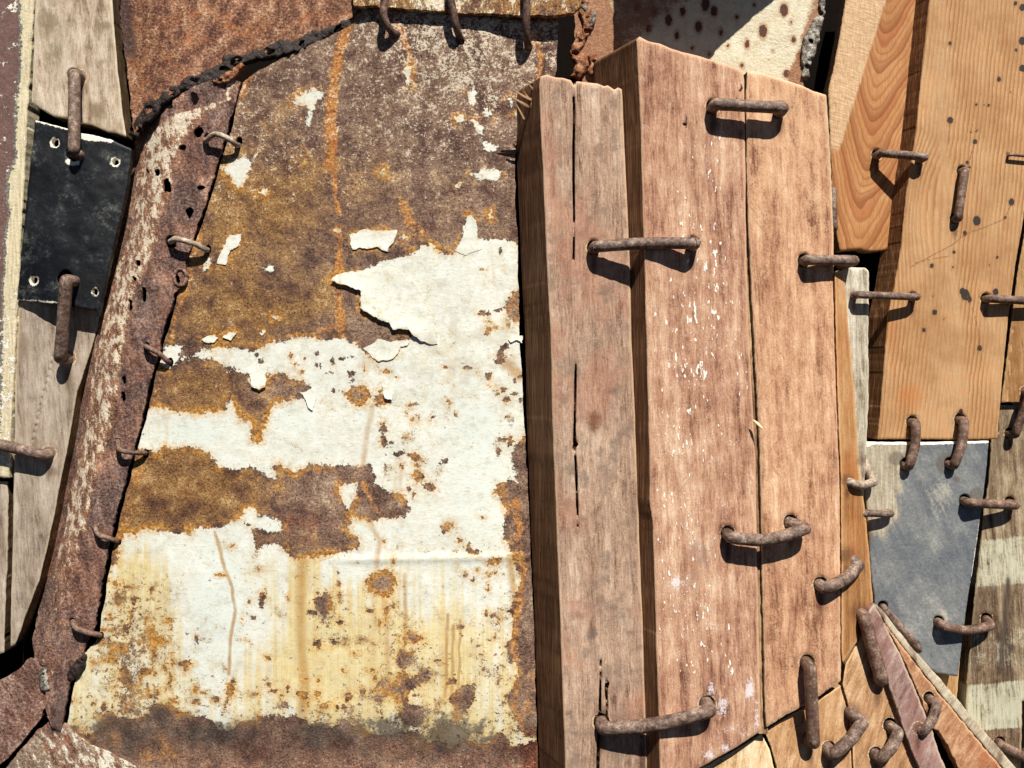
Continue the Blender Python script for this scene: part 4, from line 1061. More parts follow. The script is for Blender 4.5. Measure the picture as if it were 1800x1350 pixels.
ST = []
def dict_of(*a, **k): return (a, k)
ST.append(dict_of((1258, 183), (1377, 190), 80, 62, 25, 12, "straight staple near the top of the two broad planks", seed=1))
ST.append(dict_of((1046, 434), (1222, 428), 70, 88, 27, 12, "long staple bridging the narrow tan plank and the flecked plank, near mid height", seed=2, mid=(0, -3)))
ST.append(dict_of((1420, 457), (1502, 458), 45, 14, 26, 11, "short staple over the right edge of the worn plank, above the silver grey batten", seed=3))
ST.append(dict_of((1549, 269), (1626, 276), -66, -34, 27, 9, "staple joining the flame grained and spattered pine boards", seed=4))
ST.append(dict_of((1696, 300), (1684, 384), -34, -34, 14, 9, "lone upright staple in the middle of the spattered pine board", 'iron_red', seed=5))
ST.append(dict_of((1508, 518), (1612, 522), -12, -34, 24, 8, "thin staple from the silver grey batten to the spattered pine board", seed=6))
ST.append(dict_of((1741, 525), (1830, 530), -34, -40, 20, 9, "staple running off the right edge beside the spattered pine board", 'iron_red', seed=7))
ST.append(dict_of((1609, 744), (1597, 820), -34, -30, 17, 10, "bent staple over the grey plate's white top edge, nearer the planks", 'iron_red', mid=(6, 0), seed=8))
ST.append(dict_of((1694, 740), (1676, 818), -34, -30, 17, 10, "bent staple over the grey plate's white top edge, nearer the right side", 'iron_red', mid=(6, 0), seed=9))
ST.append(dict_of((1812, 690), (1784, 764), -40, -52, 22, 9, "staple leaning in from the right edge at the stained board's top", 'iron_red', seed=10))
ST.append(dict_of((1496, 848), (1536, 846), 12, -30, 24, 9, "pale hooked staple over the orange plank's edge beside the grey plate", 'wire', mid=(0, 6), seed=11, fb=(1518, 812)))
ST.append(dict_of((1512, 902), (1566, 903), -18, -30, 17, 8, "short staple half hidden at the left edge of the grey plate", seed=12))
ST.append(dict_of((1705, 884), (1785, 888), -30, -52, 24, 10, "upper staple joining the grey plate and the stained board", 'iron_red', seed=13))
ST.append(dict_of((1659, 1100), (1742, 1098), -30, -52, 24, 10, "lower staple joining the grey plate and the stained board, bowed downward", 'iron_red', mid=(0, 9), seed=14, fb=(1734, 1090)))
ST.append(dict_of((1285, 944), (1416, 928), 76, 60, 27, 12.5, "bowed staple across the joint of the broad planks, below mid height", mid=(0, 12), seed=15, fb=(1390, 920)))
ST.append(dict_of((1449, 1034), (1508, 992), 42, 4, 22, 13, "stubby slanted staple at the worn plank's lower right, over the orange plank", seed=16, mid=(6, 5), fb=(1487, 978)))
ST.append(dict_of((1519, 1084), (1550, 1196), 2, 2, 24, 14, "thick staple leaning across the top of the fan, with a double shadow", 'iron_red', seed=17))
ST.append(dict_of((1556, 1074), (1614, 1142), -30, -30, 18, 9, "thin pale brown staple on the grey plate just above the fan's sawn edge", fa=(1552, 1068), seed=18, mid=(2, -1)))
ST.append(dict_of((1424, 1172), (1430, 1306), 56, 46, 20, 13, "long upright staple joining the worn plank to the fan below", 'iron_red', seed=19))
ST.append(dict_of((1464, 1326), (1516, 1268), 38, 26, 22, 13, "fat slanted staple on the tan fan plank, left of the mauve strip", seed=20, mid=(4, 3), fb=(1496, 1253)))
ST.append(dict_of((1546, 1334), (1578, 1286), 22, 8, 20, 12, "fat slanted staple touching the left side of the mauve strip, lowest in the fan", seed=21, mid=(6, 2), fb=(1565, 1277)))
ST.append(dict_of((1621, 1288), (1646, 1238), 2, -12, 20, 10, "bent staple across the mauve strip and the orange brown fan plank", seed=22, mid=(5, 2), fb=(1633, 1228)))
ST.append(dict_of((1060, 1280), (1248, 1248), 70, 88, 27, 14, "thickest staple at the bottom, from the narrow tan plank to the flecked plank", seed=23, mid=(0, 9)))
ST.append(dict_of((1764, 1312), (1830, 1345), -52, -52, 16, 10, "staple cut off by the right edge in the bottom corner", 'iron_red', seed=24))
ST.append(dict_of((1463, 335), (1465, 402), -40, -40, 42, 9, "staple end peeping out behind the worn plank's upper right edge", seed=25))
ST.append(dict_of((1776, 272), (1822, 276), -34, -34, 10, 3, "thin wire staple at the right edge of the spattered pine board", 'iron_red', seed=26))
ST.append(dict_of((131, 130), (130, 268), -28, -14, 25, 12, "upright staple from the bleached board into the black plate's top", seed=27))
ST.append(dict_of((117, 492), (106, 630), -14, -46, 34, 13, "upright staple from the black plate's bottom into the grey board below", seed=28))
ST.append(dict_of((-30, 776), (76, 800), -40, -46, 25, 12, "bent staple running off the left edge onto the grey board", seed=29, mid=(0, -1)))
for a_, k_ in ST:
    (A_, B_, ha_, hb_, ri_, r_) = a_[:6]
    if k_.get('seed') in (25, 12): continue
    fa = k_.get('fa') or below(A_[0], A_[1], ha_ + ri_ * .8, ha_)[:2]
    fb = k_.get('fb') or below(B_[0], B_[1], hb_ + ri_ * .8, hb_)[:2]
    FEET += [(fa[0], fa[1], r_), (fb[0], fb[1], r_)]
def feet(poly):
    """torn holes where the staples of this board go in"""
    out = []
    P_ = np.array([f[:2] for f in FEET], float)
    d_ = poly_sdf(P_[:, 0], P_[:, 1], poly, 400)
    for f, dd in zip(FEET, d_):
        if dd > f[2] * 1.2: out.append((f[0] - .5, f[1] - 2.0, f[2] * .98, f[2] * 1.12))
    return out
# ---------------------------------------------------------------- left boards
def mot(x, y, pts):
    m = np.zeros_like(x)
    for cx, cy, rx, ry, a in pts: m = np.maximum(m, a * blob(x, y, cx, cy, rx, ry))
    return m
LBX = [(-10, 62), (240, 47), (500, 34), (560, 30), (800, 20), (1000, 16), (1140, 10), (1200, 6)]
lb = [(-60, -40), (63, -40)] + [(interp(y, LBX) + 0, y) for y in range(0, 560, 40)] + [(30, 560), (27, 640), (20, 760), (17, 840), (-60, 840)]
CRL = [(-10, 34), (60, 38), (120, 36), (200, 30), (280, 28), (320, 14), (380, 18), (430, 10), (520, 8), (640, 4), (760, 0), (900, -4)]
def lb_attr(x, y):
    return {"crm": x - interp(y, CRL), "ch": .6 * blob(x, y, 22, 12, 16, 14) + .5 * ss(y, 480, 600) + .2}
lbo = sheet("painted_board", [tuple(map(float, p)) for p in lb], lambda x, y: -40 + 2 * fbm(x, y, 80, 3, 1), 40, M['leftboard'], step=3, rough=2, attrs=lb_attr, roundr=4, seed=21)
tag(lbo, "purple brown board with a cream chipped right edge, at the far left", "board")
b = sheet("weathered_board", [(-60, 846), (15, 846), (14, 950), (10, 1060), (8, 1148), (-60, 1165)], flat(-52), 40, M['greyboard'], step=4, rough=2, roundr=4, attrs=lambda x, y: {"mot": x * 0}, seed=22)
tag(b, "narrow grey board end below the purple brown board, at the left edge", "board")
b = sheet("weathered_board", [(64, -40), (195, -40), (200, 40), (208, 130), (216, 195), (222, 241), (205, 234), (190, 232), (160, 220), (140, 218), (118, 208), (95, 204), (70, 190), (56, 180), (58, 110)],
          lambda x, y: -28 + 2 * fbm(x, y, 90, 3, 2), 34, M['paleboard'], step=3, holes=[(130, 133, 12, 12)], hole_rough=2, rough=1.5, rsize=50, roundr=3, seed=23,
          attrs=lambda x, y: {"mot": mot(x, y, [(85, 45, 25, 30, .6), (180, 45, 18, 12, .6), (170, 195, 18, 18, .7), (95, 90, 20, 50, .4), (180, 110, 12, 8, .5)])})
tag(b, "pale bleached board at the top left, broken along its lower end", "board")
def bp_h(x, y): return -14 + 5 * fbm(x, y, 70, 3, 88) + 1.2 * fbm(x, y, 16, 2, 89) - 24 * ss(x, 110, 20) * ss(y, 380, 560) - 6 * ss(x, 150, 240)
PH = [(97, 251, 7, 7), (203, 285, 6, 6), (60, 493, 6, 7), (167, 513, 5, 6)]
def bp_attr(x, y):
    s = np.full(x.shape, -30.)
    for (cx, cy, rx, ry) in PH: s = np.maximum(s, (rx + 2.6) - np.hypot(x - cx, y - cy) + 5 * fbm(x, y, 9, 2, 5))
    s = np.maximum(s, 7 - np.hypot((x - 128) * .55, y - 284)); s = np.maximum(s, 5 - np.hypot((x - 118) * .7, y - 486))
    s = np.maximum(s, 5.0 - seg_dist(x, y, 140, 236, 195, 246) + 5 * blob(x, y, 155, 240, 14, 12)); s = np.maximum(s, 1.6 - seg_dist(x, y, 62, 212, 140, 232))
    s = np.maximum(s, 1.5 - seg_dist(x, y, 32, 527, 100, 532))
    return {"wht": s}
bp = sheet("black_plate", [(62, 211), (100, 221), (140, 233), (195, 245), (232, 262), (222, 340), (196, 450), (172, 560), (168, 546), (100, 535), (30, 527), (40, 420), (52, 300)], bp_h, 10, M['black'], step=2.6, rough=1.2,
           holes=PH + [(129, 270, 13, 15), (114, 490, 13, 14)], hole_rough=2.5, attrs=bp_attr, roundr=2, seed=24)
tag(bp, "black painted plate with four chipped screw holes, at the left", "plate")
b = sheet("weathered_board", [(34, 532), (100, 520), (180, 520), (172, 575), (152, 640), (136, 690), (118, 790), (100, 880), (84, 960), (70, 1020), (46, 1080), (27, 1132), (19, 1136), (20, 1060), (23, 920), (26, 760), (27, 640)],
          lambda x, y: -46 + 2 * fbm(x, y, 90, 3, 4), 34, M['greyboard'], step=3, rough=1.5, rsize=50, roundr=3, seed=25,
          holes=[[(95, 620), (96.5, 620), (78, 700), (56.5, 782), (55, 782), (75, 700)]], hole_rough=0,
          attrs=lambda x, y: {"mot": mot(x, y, [(38, 610, 12, 30, .6), (60, 780, 8, 20, .7), (95, 830, 10, 10, .6), (45, 870, 12, 20, .5), (60, 700, 20, 8, .4)])})
tag(b, "grey weathered board below the black plate, tapering down to a point", "board")
# straps at the lower left corner
b = sheet("rusty_strap", [(-60, 1235), (0, 1196), (28, 1180), (50, 1158), (68, 1160), (90, 1168), (88, 1205), (80, 1240), (72, 1262), (50, 1290), (14, 1332), (-60, 1400)],
          lambda x, y: -42 + 4 * fbm(x, y, 60, 3, 6) - .12 * np.maximum(0, 50 - x), 8, M['strap'], step=3, rough=2.5, seed=26, attrs=lambda x, y: {"fl": .1 + 0 * x, "dk": .5 * blob(x, y, 62, 1180, 20, 20)})
tag(b, "smooth brown rusty strap slanting into the lower left corner", "metal strap")
def pl_attr(x, y):
    return {"fl": .55 + .5 * blob(x, y, 190, 1340, 40, 20), "dk": .75 * blob(x, y, 95, 1285, 25, 10) + .6 * blob(x, y, 20, 1340, 25, 30) + .6 * blob(x, y, 128, 1328, 12, 14)}
b = sheet("scraped_plate", [(-60, 1420), (-20, 1380), (14, 1345), (46, 1306), (68, 1282), (92, 1266), (112, 1272), (134, 1290), (160, 1310), (195, 1325), (238, 1348), (280, 1420)],
          lambda x, y: -38 + 6 * fbm(x, y, 40, 3, 7) + .08 * (x - 120) - .1 * np.maximum(0, 60 - x), 8, M['palerust'], step=2.6, rough=3, attrs=pl_attr, seed=27)
tag(b, "pale scraped rusty plate showing at the bottom left corner under the peeling sheet", "metal plate")

# ---------------------------------------------------------------- the three big planks and their neighbours
P1F = [(150, 947), (220, 950), (300, 954), (450, 960), (600, 968), (750, 971), (900, 977), (1100, 985), (1350, 993), (1400, 995)]
P1R = [(150, 1093), (300, 1100), (480, 1108), (600, 1110), (750, 1117), (900, 1122), (1100, 1130), (1350, 1138), (1400, 1140)]
P2F = [(60, 1119), (180, 1124), (300, 1128), (480, 1133), (640, 1137), (760, 1140), (830, 1143), (868, 1139), (900, 1147), (1100, 1152), (1250, 1157), (1400, 1161)]
SEA = [(110, 1309), (400, 1313), (640, 1323), (800, 1332), (1000, 1335), (1300, 1342)]
def p1h(x, y):
    l = interp(y, P1F)
    return 86 - .17 * (x - l) + 3 * fbm(x * 1.0, y * .3, 60, 3, 61) + 1.6 * fbm(x, y * .12, 9, 3, 62) * 1.6
def p2h(x, y):
    l = interp(y, P2F)
    return 94 - .10 * (x - l) - .00035 * (x - l) ** 2 + 2.5 * fbm(x, y * .3, 70, 3, 63) + 1.2 * fbm(x, y * .12, 9, 3, 64) * 1.6
def col_l(T, y0, y1, n): return [(float(interp(y, T)), float(y)) for y in np.linspace(y0, y1, n)]
top1 = [(950, 134), (962, 131), (975, 136), (990, 137), (1003, 141), (1010, 152), (1014, 143), (1030, 145), (1050, 147), (1062, 152), (1068, 150), (1080, 158), (1086, 154), (1093, 157)]
poly1 = [(947, 150)] + top1 + col_l(P1R, 175, 1400, 26) + col_l(P1F, 1400, 200, 26)
def crk(pts):  # centre-line with half widths -> thin polygon
    L = [(x - w_, y) for x, y, w_ in pts]; R = [(x + w_, y) for x, y, w_ in pts][::-1]
    return L + R
C1 = [crk([(1008, 168, 1.5), (1009, 200, 2.0), (1008, 290, 1.9), (1009, 400, 1.6), (1008, 460, 1.5)]), crk([(1012, 640, 1.5), (1011, 690, 1.7), (1010, 760, 1.8), (1010, 776, 3.4), (1013, 782, 5.4), (1008, 788, 3.4), (1011, 792, 1.5)]),
      crk([(1011, 798, 1.5), (1013, 840, 1.9), (1015, 900, 1.6), (1016, 930, 1.5)]),
      crk([(1056, 1160, 1.5), (1055, 1210, 1.6), (1054, 1270, 2.4), (1051, 1330, 2.9), (1050, 1400, 2.9)]), crk([(1066, 1195, 1.5), (1068, 1203, 4.4), (1065, 1208, 2.4), (1067, 1240, 1.5), (1066, 1260, 1.5)])]
def p1a(x, y):
    return {"knot": mot(x, y, [(1045, 740, 20, 30, .9), (1012, 800, 10, 10, .4), (1060, 415, 15, 10, .7), (1053, 1290, 10, 20, .7), (1000, 650, 6, 6, .3)]),
            "blk": mot(x, y, [(1040, 1110, 16, 18, .9), (1060, 840, 25, 40, .7), (1000, 350, 20, 40, .5), (1060, 520, 25, 60, .45), (1010, 930, 15, 40, .6), (1000, 1260, 20, 60, .5), (1075, 700, 25, 60, .45), (985, 840, 8, 30, .6)])}
p1 = sheet("plank", poly1, p1h, 86, M['p1'], step=1.6, stepy=5, holes=C1 + feet(poly1), hole_rough=.5, rough=1.0, rsize=60, slant=(-41, 0), attrs=p1a, roundr=4, seed=41)
tag(p1, "narrow tan plank with long cracks, standing against the peeling sheet's right edge", "plank", "tall planks beside the peeling sheet")
# splinters torn from its top corner
for k, (a, bb, c, r0) in enumerate([((934, 176), (918, 168), (901, 157), 4), ((930, 188), (912, 178), (893, 168), 4), ((944, 168), (935, 155), (926, 145), 3), ((922, 212), (914, 196), (908, 184), 3), ((938, 195), (930, 176), (921, 160), 5), ((946, 175), (941, 158), (936, 140), 5)]):
    pts = [(a[0], a[1], 60 - 3 * k), (bb[0], bb[1], 66 - 2 * k), (c[0], c[1], 74 - 3 * k)]
    tube("splinter", pts, [r0, r0 * .7, .8], M['splinter'], p1, 7, 4, .3, 100 + k, .4)

top2 = [(1119, 70), (1124, 65), (1140, 73), (1160, 77), (1181, 86), (1200, 92), (1230, 99), (1260, 109), (1290, 118), (1305, 124)]
GAP = lambda y: float(np.interp(y, [330, 560], [1.2, 4.2]))
poly2 = top2 + [(float(interp(y, SEA)) - GAP(y), y) for y in range(140, 1270, 60)] + [(1337, 1285), (1300, 1310), (1262, 1331), (1240, 1344), (1205, 1362), (1161, 1400)] + col_l(P2F, 1390, 90, 34)
def p2a(x, y):
    flk = mot(x, y, [(1240, 290, 40, 70, .85), (1225, 420, 45, 90, .85), (1215, 560, 70, 80, .95), (1215, 640, 60, 60, 1.0), (1205, 780, 70, 90, .85), (1190, 900, 60, 110, .8), (1260, 480, 30, 120, .7), (1220, 1060, 60, 100, .8), (1245, 1150, 60, 70, .75), (1160, 740, 10, 40, 1.0), (1300, 640, 14, 70, .8)])
    return {"flk": flk, "blk": mot(x, y, [(1150, 120, 30, 60, .5), (1230, 990, 50, 60, .7), (1180, 1040, 40, 200, .35), (1250, 1230, 80, 60, .4), (1205, 210, 12, 40, .4), (1170, 850, 30, 60, .3)]),
            "smr": mot(x, y, [(1250, 1215, 9, 22, 1.0), (1318, 1215, 8, 26, .9), (1268, 1245, 14, 20, .95), (1330, 1260, 9, 40, .75), (1300, 1285, 30, 20, .5), (1275, 1315, 10, 10, .9), (1190, 1020, 10, 14, .8), (1245, 1330, 14, 10, .6)])}
p2 = sheet("plank", poly2, p2h, 112, M['p2'], step=2.6, stepy=4, rough=1.0, rsize=60, slant=(-61, 0), attrs=p2a, roundr=3.5, seed=42,
           holes=[crk([(1205, 205, .4), (1203, 218, 2.5), (1206, 228, .4)])] + feet(poly2), hole_rough=1.2)
tag(p2, "broad red brown plank dotted with white paint flecks", "plank", "tall planks beside the peeling sheet")

def p3h(x, y):
    l = interp(y, SEA) + 4
    return 66 - .15 * (x - l) - .0007 * (x - l) ** 2 + 2.5 * fbm(x, y * .3, 70, 3, 65) + 1.2 * fbm(x, y * .12, 9, 3, 66) * 1.6
P3R = [(160, 1452), (280, 1460), (400, 1465), (490, 1466), (620, 1469), (700, 1471), (850, 1477), (1000, 1478), (1200, 1478)]
poly3 = [(1313, 125), (1340, 129), (1375, 140), (1410, 150), (1425, 158), (1452, 167)] + col_l(P3R, 190, 1180, 26) + [(1478, 1197), (1442, 1222), (1415, 1239), (1380, 1258), (1347, 1278)] + [(float(interp(y, SEA)) + GAP(y) * .9, y) for y in range(1260, 130, -60)]
p3 = sheet("plank", poly3, p3h, 80, M['p3'], step=2.8, stepy=5, rough=1.3, rsize=10, slant=(-8, 0), attrs=lambda x, y: {"wrn": ss(y, 520, 200) + .5 * blob(x, y, 1400, 760, 50, 120) + .3}, roundr=4, seed=43,
           holes=[crk([(1326, 742, .5), (1329, 752, 5), (1326, 760, 3), (1332, 770, .5)])] + feet(poly3), hole_rough=1.2)
tag(p3, "broad red brown plank worn pale near its top, no white flecks", "plank", "tall planks beside the peeling sheet")
tube("splinter", [(1324, 738, 78), (1332, 745, 80), (1341, 754, 84)], [1, 3, 1.2], M['b1'], p3, 7, 4, .2, 120, .6)
tube("splinter", [(1300, 160, 76), (1304, 154, 82), (1302, 146, 86)], [2.5, 2, .6], M['p2'], p2, 7, 4, .2, 121, .6)
# filler strip deep in the joint
b = sheet("joint_filler", [(1300, 330), (1318, 330), (1330, 640), (1338, 800), (1341, 1000), (1350, 1290), (1330, 1290), (1322, 800), (1312, 640)], flat(57), 20, M['splinter'], step=4, rough=1.5, seed=44)
tag(b, "thin greyish strip deep in the joint between the two broad planks", "strip")

def p4h(x, y): return 38 - .95 * (x - interp(y, P3R)) + 2 * fbm(x, y * .2, 30, 3, 67)
poly4 = [(1467, 486), (1470, 477), (1484, 476), (1490, 560), (1501, 680), (1511, 830), (1521, 900), (1527, 960), (1534, 1056), (1514, 1116), (1482, 1164), (1481, 1165)] + col_l(P3R, 1150, 500, 16)
poly4 = [(x + (1.5 if i > 11 else 0), y) for i, (x, y) in enumerate(poly4)]
p4 = sheet("plank", poly4, p4h, 40, M['p4'], step=2.4, stepy=4, holes=feet(poly4), hole_rough=1.2, rough=1.0, roundr=2, seed=45)
tag(p4, "narrow fresh orange plank turning away along the broad plank's right side", "plank", "tall planks beside the peeling sheet")
bt = sheet("grey_batten", [(1479, 476), (1486, 470), (1520, 470), (1527, 476), (1528, 500), (1526, 600), (1527, 700), (1524, 760), (1521, 830), (1517, 880), (1506, 880), (1498, 700), (1486, 560)], lambda x, y: -8 - .2 * (x - 1480), 46, M['grey_batten'], step=2.4, stepy=4, rough=1.4, roundr=3, seed=46)
tag(bt, "silver grey batten wedged between the orange plank and the pine board", "batten")

# ---------------------------------------------------------------- pine boards on the right
poly_r1 = [(1493, -40), (1632, -40), (1622, 90), (1614, 150), (1605, 260), (1592, 330), (1577, 395), (1565, 439), (1530, 442), (1510, 438), (1476, 441), (1466, 390), (1459, 260), (1456, 160), (1473, 80)]
r1 = sheet("pine_board", poly_r1, lambda x, y: -66 + 2 * fbm(x, y, 90, 3, 71), 30, M['pineA'], step=3, rough=1.2, rsize=8, roundr=3, seed=51, holes=feet(poly_r1), hole_rough=1.2)
tag(r1, "orange pine board with flame shaped grain, sawn off above a dark gap", "board", "pine boards at the right")
R2F = [(-40, 1636), (0, 1633), (150, 1617), (250, 1607), (333, 1593), (447, 1582), (567, 1558), (650, 1553), (773, 1542)]
TAR = [(1670, 76, 3.5), (1756, 139, 4.5), (1670, 211, 6), (1714, 249, 4.5), (1717, 388, 8), (1778, 355, 6), (1677, 443, 3.5), (1696, 410, 4.5), (1672, 405, 2.5), (1797, 13, 6), (1797, 72, 7), (1797, 120, 6), (1700, 285, 3.5), (1704, 294, 3), (1638, 467, 4), (1675, 470, 2.5),
       (1697, 518, 9), (1692, 512, 6), (1704, 526, 5), (1643, 549, 5), (1624, 580, 4), (1722, 612, 5), (1750, 513, 6), (1689, 723, 4.5), (1716, 184, 2.5), (1738, 185, 3), (1730, 184, 2), (1777, 162, 2), (1716, 231, 2), (1767, 382, 3), (1740, 466, 2), (1753, 452, 3), (1785, 6, 4), (1640, 520, 2), (1757, 770, 2), (1786, 88, 3), (1718, 228, 2), (1660, 560, 2), (1707, 232, 2)]
def r2a(x, y):
    t = np.full(x.shape, -30.)
    for cx, cy, r in TAR: t = np.maximum(t, r - np.hypot((x - cx) * 1.1, (y - cy) * .9))
    dl = np.minimum.reduce([line_dist(x, y, [(1778, 358), (1765, 385), (1730, 400), (1696, 412), (1672, 432), (1640, 448), (1600, 470)]), line_dist(x, y, [(1670, 215), (1668, 232), (1666, 255)]), line_dist(x, y, [(1712, 255), (1706, 275), (1702, 295)]),
                            line_dist(x, y, [(1700, 520), (1712, 550), (1720, 585), (1722, 610)]), line_dist(x, y, [(1670, 450), (1640, 455), (1610, 462)])])
    return {"tar": t, "drb": 1.3 - dl, "ora": mot(x, y, [(1600, 700, 50, 60, .7), (1570, 600, 20, 150, .6), (1650, 330, 20, 60, .3), (1720, 450, 40, 120, .35), (1780, 200, 20, 120, .3), (1700, 300, 40, 30, .4)])}
poly = col_l(R2F, 772, -40, 20) + [(1860, -40), (1860, 330), (1806, 335), (1796, 400), (1784, 470), (1772, 560), (1762, 660), (1753, 772)]
r2 = sheet("pine_board", poly, lambda x, y: -34 + 2 * fbm(x, y, 120, 3, 72), 44, M['pineB'], step=2.6, holes=feet(poly), hole_rough=1.2, rough=.8, attrs=r2a, roundr=2.5, slant=(-17, 0), seed=52)
tag(r2, "wide yellow pine board spattered with black tar spots", "board", "pine boards at the right")
r3 = sheet("pine_board", [(1812, 340), (1860, 340), (1860, 707), (1760, 708), (1768, 640), (1778, 560), (1790, 470), (1802, 400)], flat(-40), 36, M['pineC'], step=3, rough=1, roundr=2, seed=53, holes=[crk([(1781, 580, .3), (1775, 640, .9), (1772, 706, 1)])], hole_rough=0)
tag(r3, "brown stained pine strip at the right edge, beside the spattered board", "board", "pine boards at the right")
def r4a(x, y):
    yy = y + .09 * (x - 1740)
    return {"pal": .85 * ss(yy, 940, 952) * ss(yy, 1040, 1025) * (1) + .95 * ss(yy, 1196, 1204) * ss(yy, 1288, 1280) + .45 * ss(yy, 1085, 1120) * ss(yy, 1190, 1170) + .35 * ss(yy, 1290, 1320) - .15,
            "tar": np.maximum(8 - np.hypot(x - 1777, (y - 1138)), 6 - seg_dist(x, y, 1772, 1020, 1758, 1180))}
poly_r4 = [(1757, 712), (1860, 712), (1860, 1230), (1797, 1232), (1793, 1400), (1690, 1400), (1700, 1188), (1706, 1120), (1712, 1050), (1718, 1000), (1730, 890), (1738, 845), (1742, 770), (1755, 760)]
r4 = sheet("stained_board", poly_r4, lambda x, y: -52 + 2 * fbm(x, y, 100, 3, 73), 36, M['r4'], step=3, rough=1.3, roundr=3, attrs=r4a, seed=54, holes=feet(poly_r4), hole_rough=1.2)
tag(r4, "stained grey brown board with two pale soft-edged bands, at the right edge below the pine", "board")
def r5a(x, y):
    wht = np.maximum(3.2 - seg_dist(x, y, 1521, 778, 1640, 779) , np.maximum(2.6 - seg_dist(x, y, 1640, 779, 1738, 776), 1.0 - seg_dist(x, y, 1724, 905, 1704, 1040)))
    wht = np.maximum(wht, 6 - np.hypot(x - 1526, y - 780))
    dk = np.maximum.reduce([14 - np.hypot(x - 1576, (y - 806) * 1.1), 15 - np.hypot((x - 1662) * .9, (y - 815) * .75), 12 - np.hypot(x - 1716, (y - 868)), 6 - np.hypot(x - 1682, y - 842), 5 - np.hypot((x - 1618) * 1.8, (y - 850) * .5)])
    return {"wht": wht, "dkp": dk, "tan": 1.0 * ss(x + .12 * (y - 800), 1618, 1565) * ss(y, 985, 900) + .35 * ss(y, 800, 782), "brn": .9 * ss(x, 1535, 1524) * ss(y, 890, 960) * ss(y, 1010, 940) + .5 * blob(x, y, 1535, 940, 20, 30),
            "lgt": .7 * blob(x, y, 1655, 870, 30, 40) + .8 * blob(x, y, 1652, 1100, 14, 30) + .5 * blob(x, y, 1660, 1085, 8, 14) + .4 * blob(x, y, 1610, 800, 60, 20) + .3 * blob(x, y, 1640, 960, 30, 60)}
poly_r5o = [(1520, 777), (1640, 777), (1738, 775), (1731, 850), (1724, 900), (1710, 1000), (1701, 1050), (1692, 1120), (1683, 1189), (1645, 1183), (1600, 1150), (1540, 1080), (1530, 1000), (1524, 900), (1519, 850)]
r5o = sheet("grey_plate", poly_r5o, lambda x, y: -30 + 1.5 * fbm(x, y, 120, 3, 74), 12, M['r5'], step=2.6, rough=.8, roundr=2.5, attrs=r5a, seed=55, holes=feet(poly_r5o), hole_rough=1.2)
tag(r5o, "blue grey painted plate with a white top edge, below the spattered pine board", "plate")
b = sheet("backing_board", [(1600, 1120), (1690, 1120), (1684, 1200), (1681, 1240), (1640, 1210), (1600, 1170)], flat(-58), 20, M['pineC'], step=4, rough=1, seed=56)
tag(b, "scrap of brown board showing under the blue grey plate's lower corner", "board")

# ---------------------------------------------------------------- fan of short planks, lower right
b1 = sheet("fan_plank", [(1190, 1400), (1210, 1364), (1240, 1347), (1300, 1314), (1338, 1290), (1352, 1316), (1362, 1356), (1368, 1400)], lambda x, y: 46 + .12 * (y - 1300) - .05 * (x - 1280), 40, M['b1'], step=3, rough=1.4, roundr=1.5, seed=61)
tag(b1, "cream coloured plank end, leftmost of the fanned planks at the bottom", "plank", "fanned planks at the bottom right")
poly_b2 = [(1344, 1286), (1380, 1262), (1417, 1242), (1445, 1226), (1479, 1204), (1489, 1240), (1496, 1300), (1500, 1400), (1374, 1400), (1366, 1350), (1356, 1314)]
b2 = sheet("fan_plank", poly_b2, lambda x, y: 44 + .12 * (y - 1250) - .18 * (x - 1345), 40, M['b2'], step=3, rough=1.0, roundr=1.5, seed=62, holes=feet(poly_b2), hole_rough=1.2)
tag(b2, "tan plank under the upright staple, second from the left in the fan", "plank", "fanned planks at the bottom right")
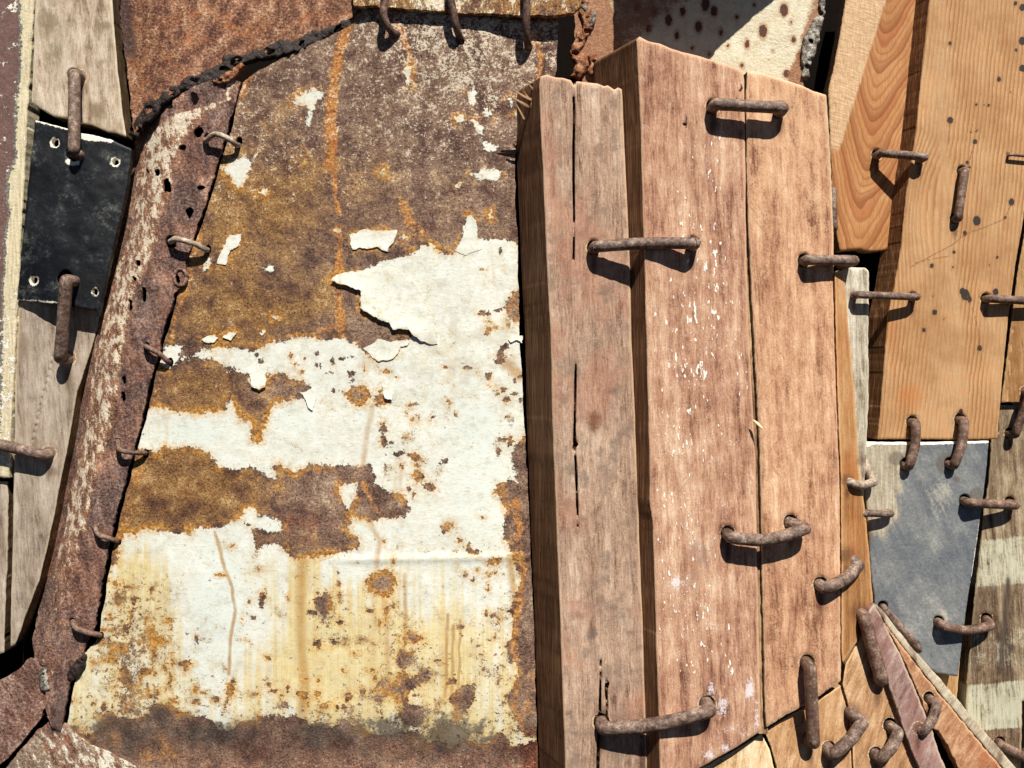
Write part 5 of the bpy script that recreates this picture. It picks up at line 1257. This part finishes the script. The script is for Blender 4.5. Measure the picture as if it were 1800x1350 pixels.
poly_b2b = [(1481, 1203), (1486, 1168), (1512, 1121), (1524, 1094), (1540, 1150), (1563, 1214), (1590, 1290), (1632, 1400), (1504, 1400), (1498, 1300), (1491, 1238)]
b2b = sheet("fan_plank", poly_b2b, lambda x, y: 22 + .12 * (y - 1200) - .28 * (x - 1481), 40, M['b2b'], step=3, rough=1.0, roundr=1.5, seed=63, holes=feet(poly_b2b), hole_rough=1.2)
tag(b2b, "tan plank leaning right beside the mauve strip, holding two bent staples", "plank", "fanned planks at the bottom right")
b3 = sheet("fan_plank", [(1526, 1076), (1536, 1060), (1553, 1093), (1581, 1148), (1612, 1218), (1637, 1280), (1650, 1320), (1664, 1356), (1690, 1400), (1636, 1400), (1618, 1356), (1591, 1290), (1566, 1214), (1541, 1148)],
           lambda x, y: 10 + .10 * (y - 1100) - .22 * (x - 1540), 30, M['b3'], step=2.6, rough=1.8, roundr=3, seed=64)
tag(b3, "narrow mauve grey strip running down between the tan and orange fan planks", "plank", "fanned planks at the bottom right")
poly_b4 = [(1555, 1096), (1590, 1142), (1640, 1206), (1690, 1266), (1740, 1326), (1766, 1356), (1800, 1400), (1718, 1400), (1688, 1356), (1676, 1330), (1666, 1310), (1650, 1284), (1640, 1280), (1614, 1216), (1583, 1147)]
b4 = sheet("fan_plank", poly_b4, lambda x, y: -2 + .10 * (y - 1100) - .24 * (x - 1560), 30, M['b4'], step=2.6, rough=2.0, rsize=8, roundr=2, seed=65, holes=feet(poly_b4), hole_rough=1.2)
tag(b4, "orange brown plank, rightmost of the fan, with a pale sawn edge", "plank", "fanned planks at the bottom right")
sheet("sawn_edge", [(1538, 1062), (1549, 1070), (1600, 1135), (1650, 1190), (1700, 1250), (1760, 1320), (1790, 1355), (1820, 1400), (1802, 1400), (1768, 1356), (1742, 1326), (1692, 1266), (1642, 1206), (1592, 1142), (1556, 1096)],
      lambda x, y: -4 + .10 * (y - 1100) - .25 * (x - 1560) - .5 * np.maximum(0, 0), 30, M['b4e'], b4, step=2.6, rough=1.2, roundr=2, seed=66)


# ---------------------------------------------------------------- staples
for a_, k_ in ST:
    staple(*a_, **k_)
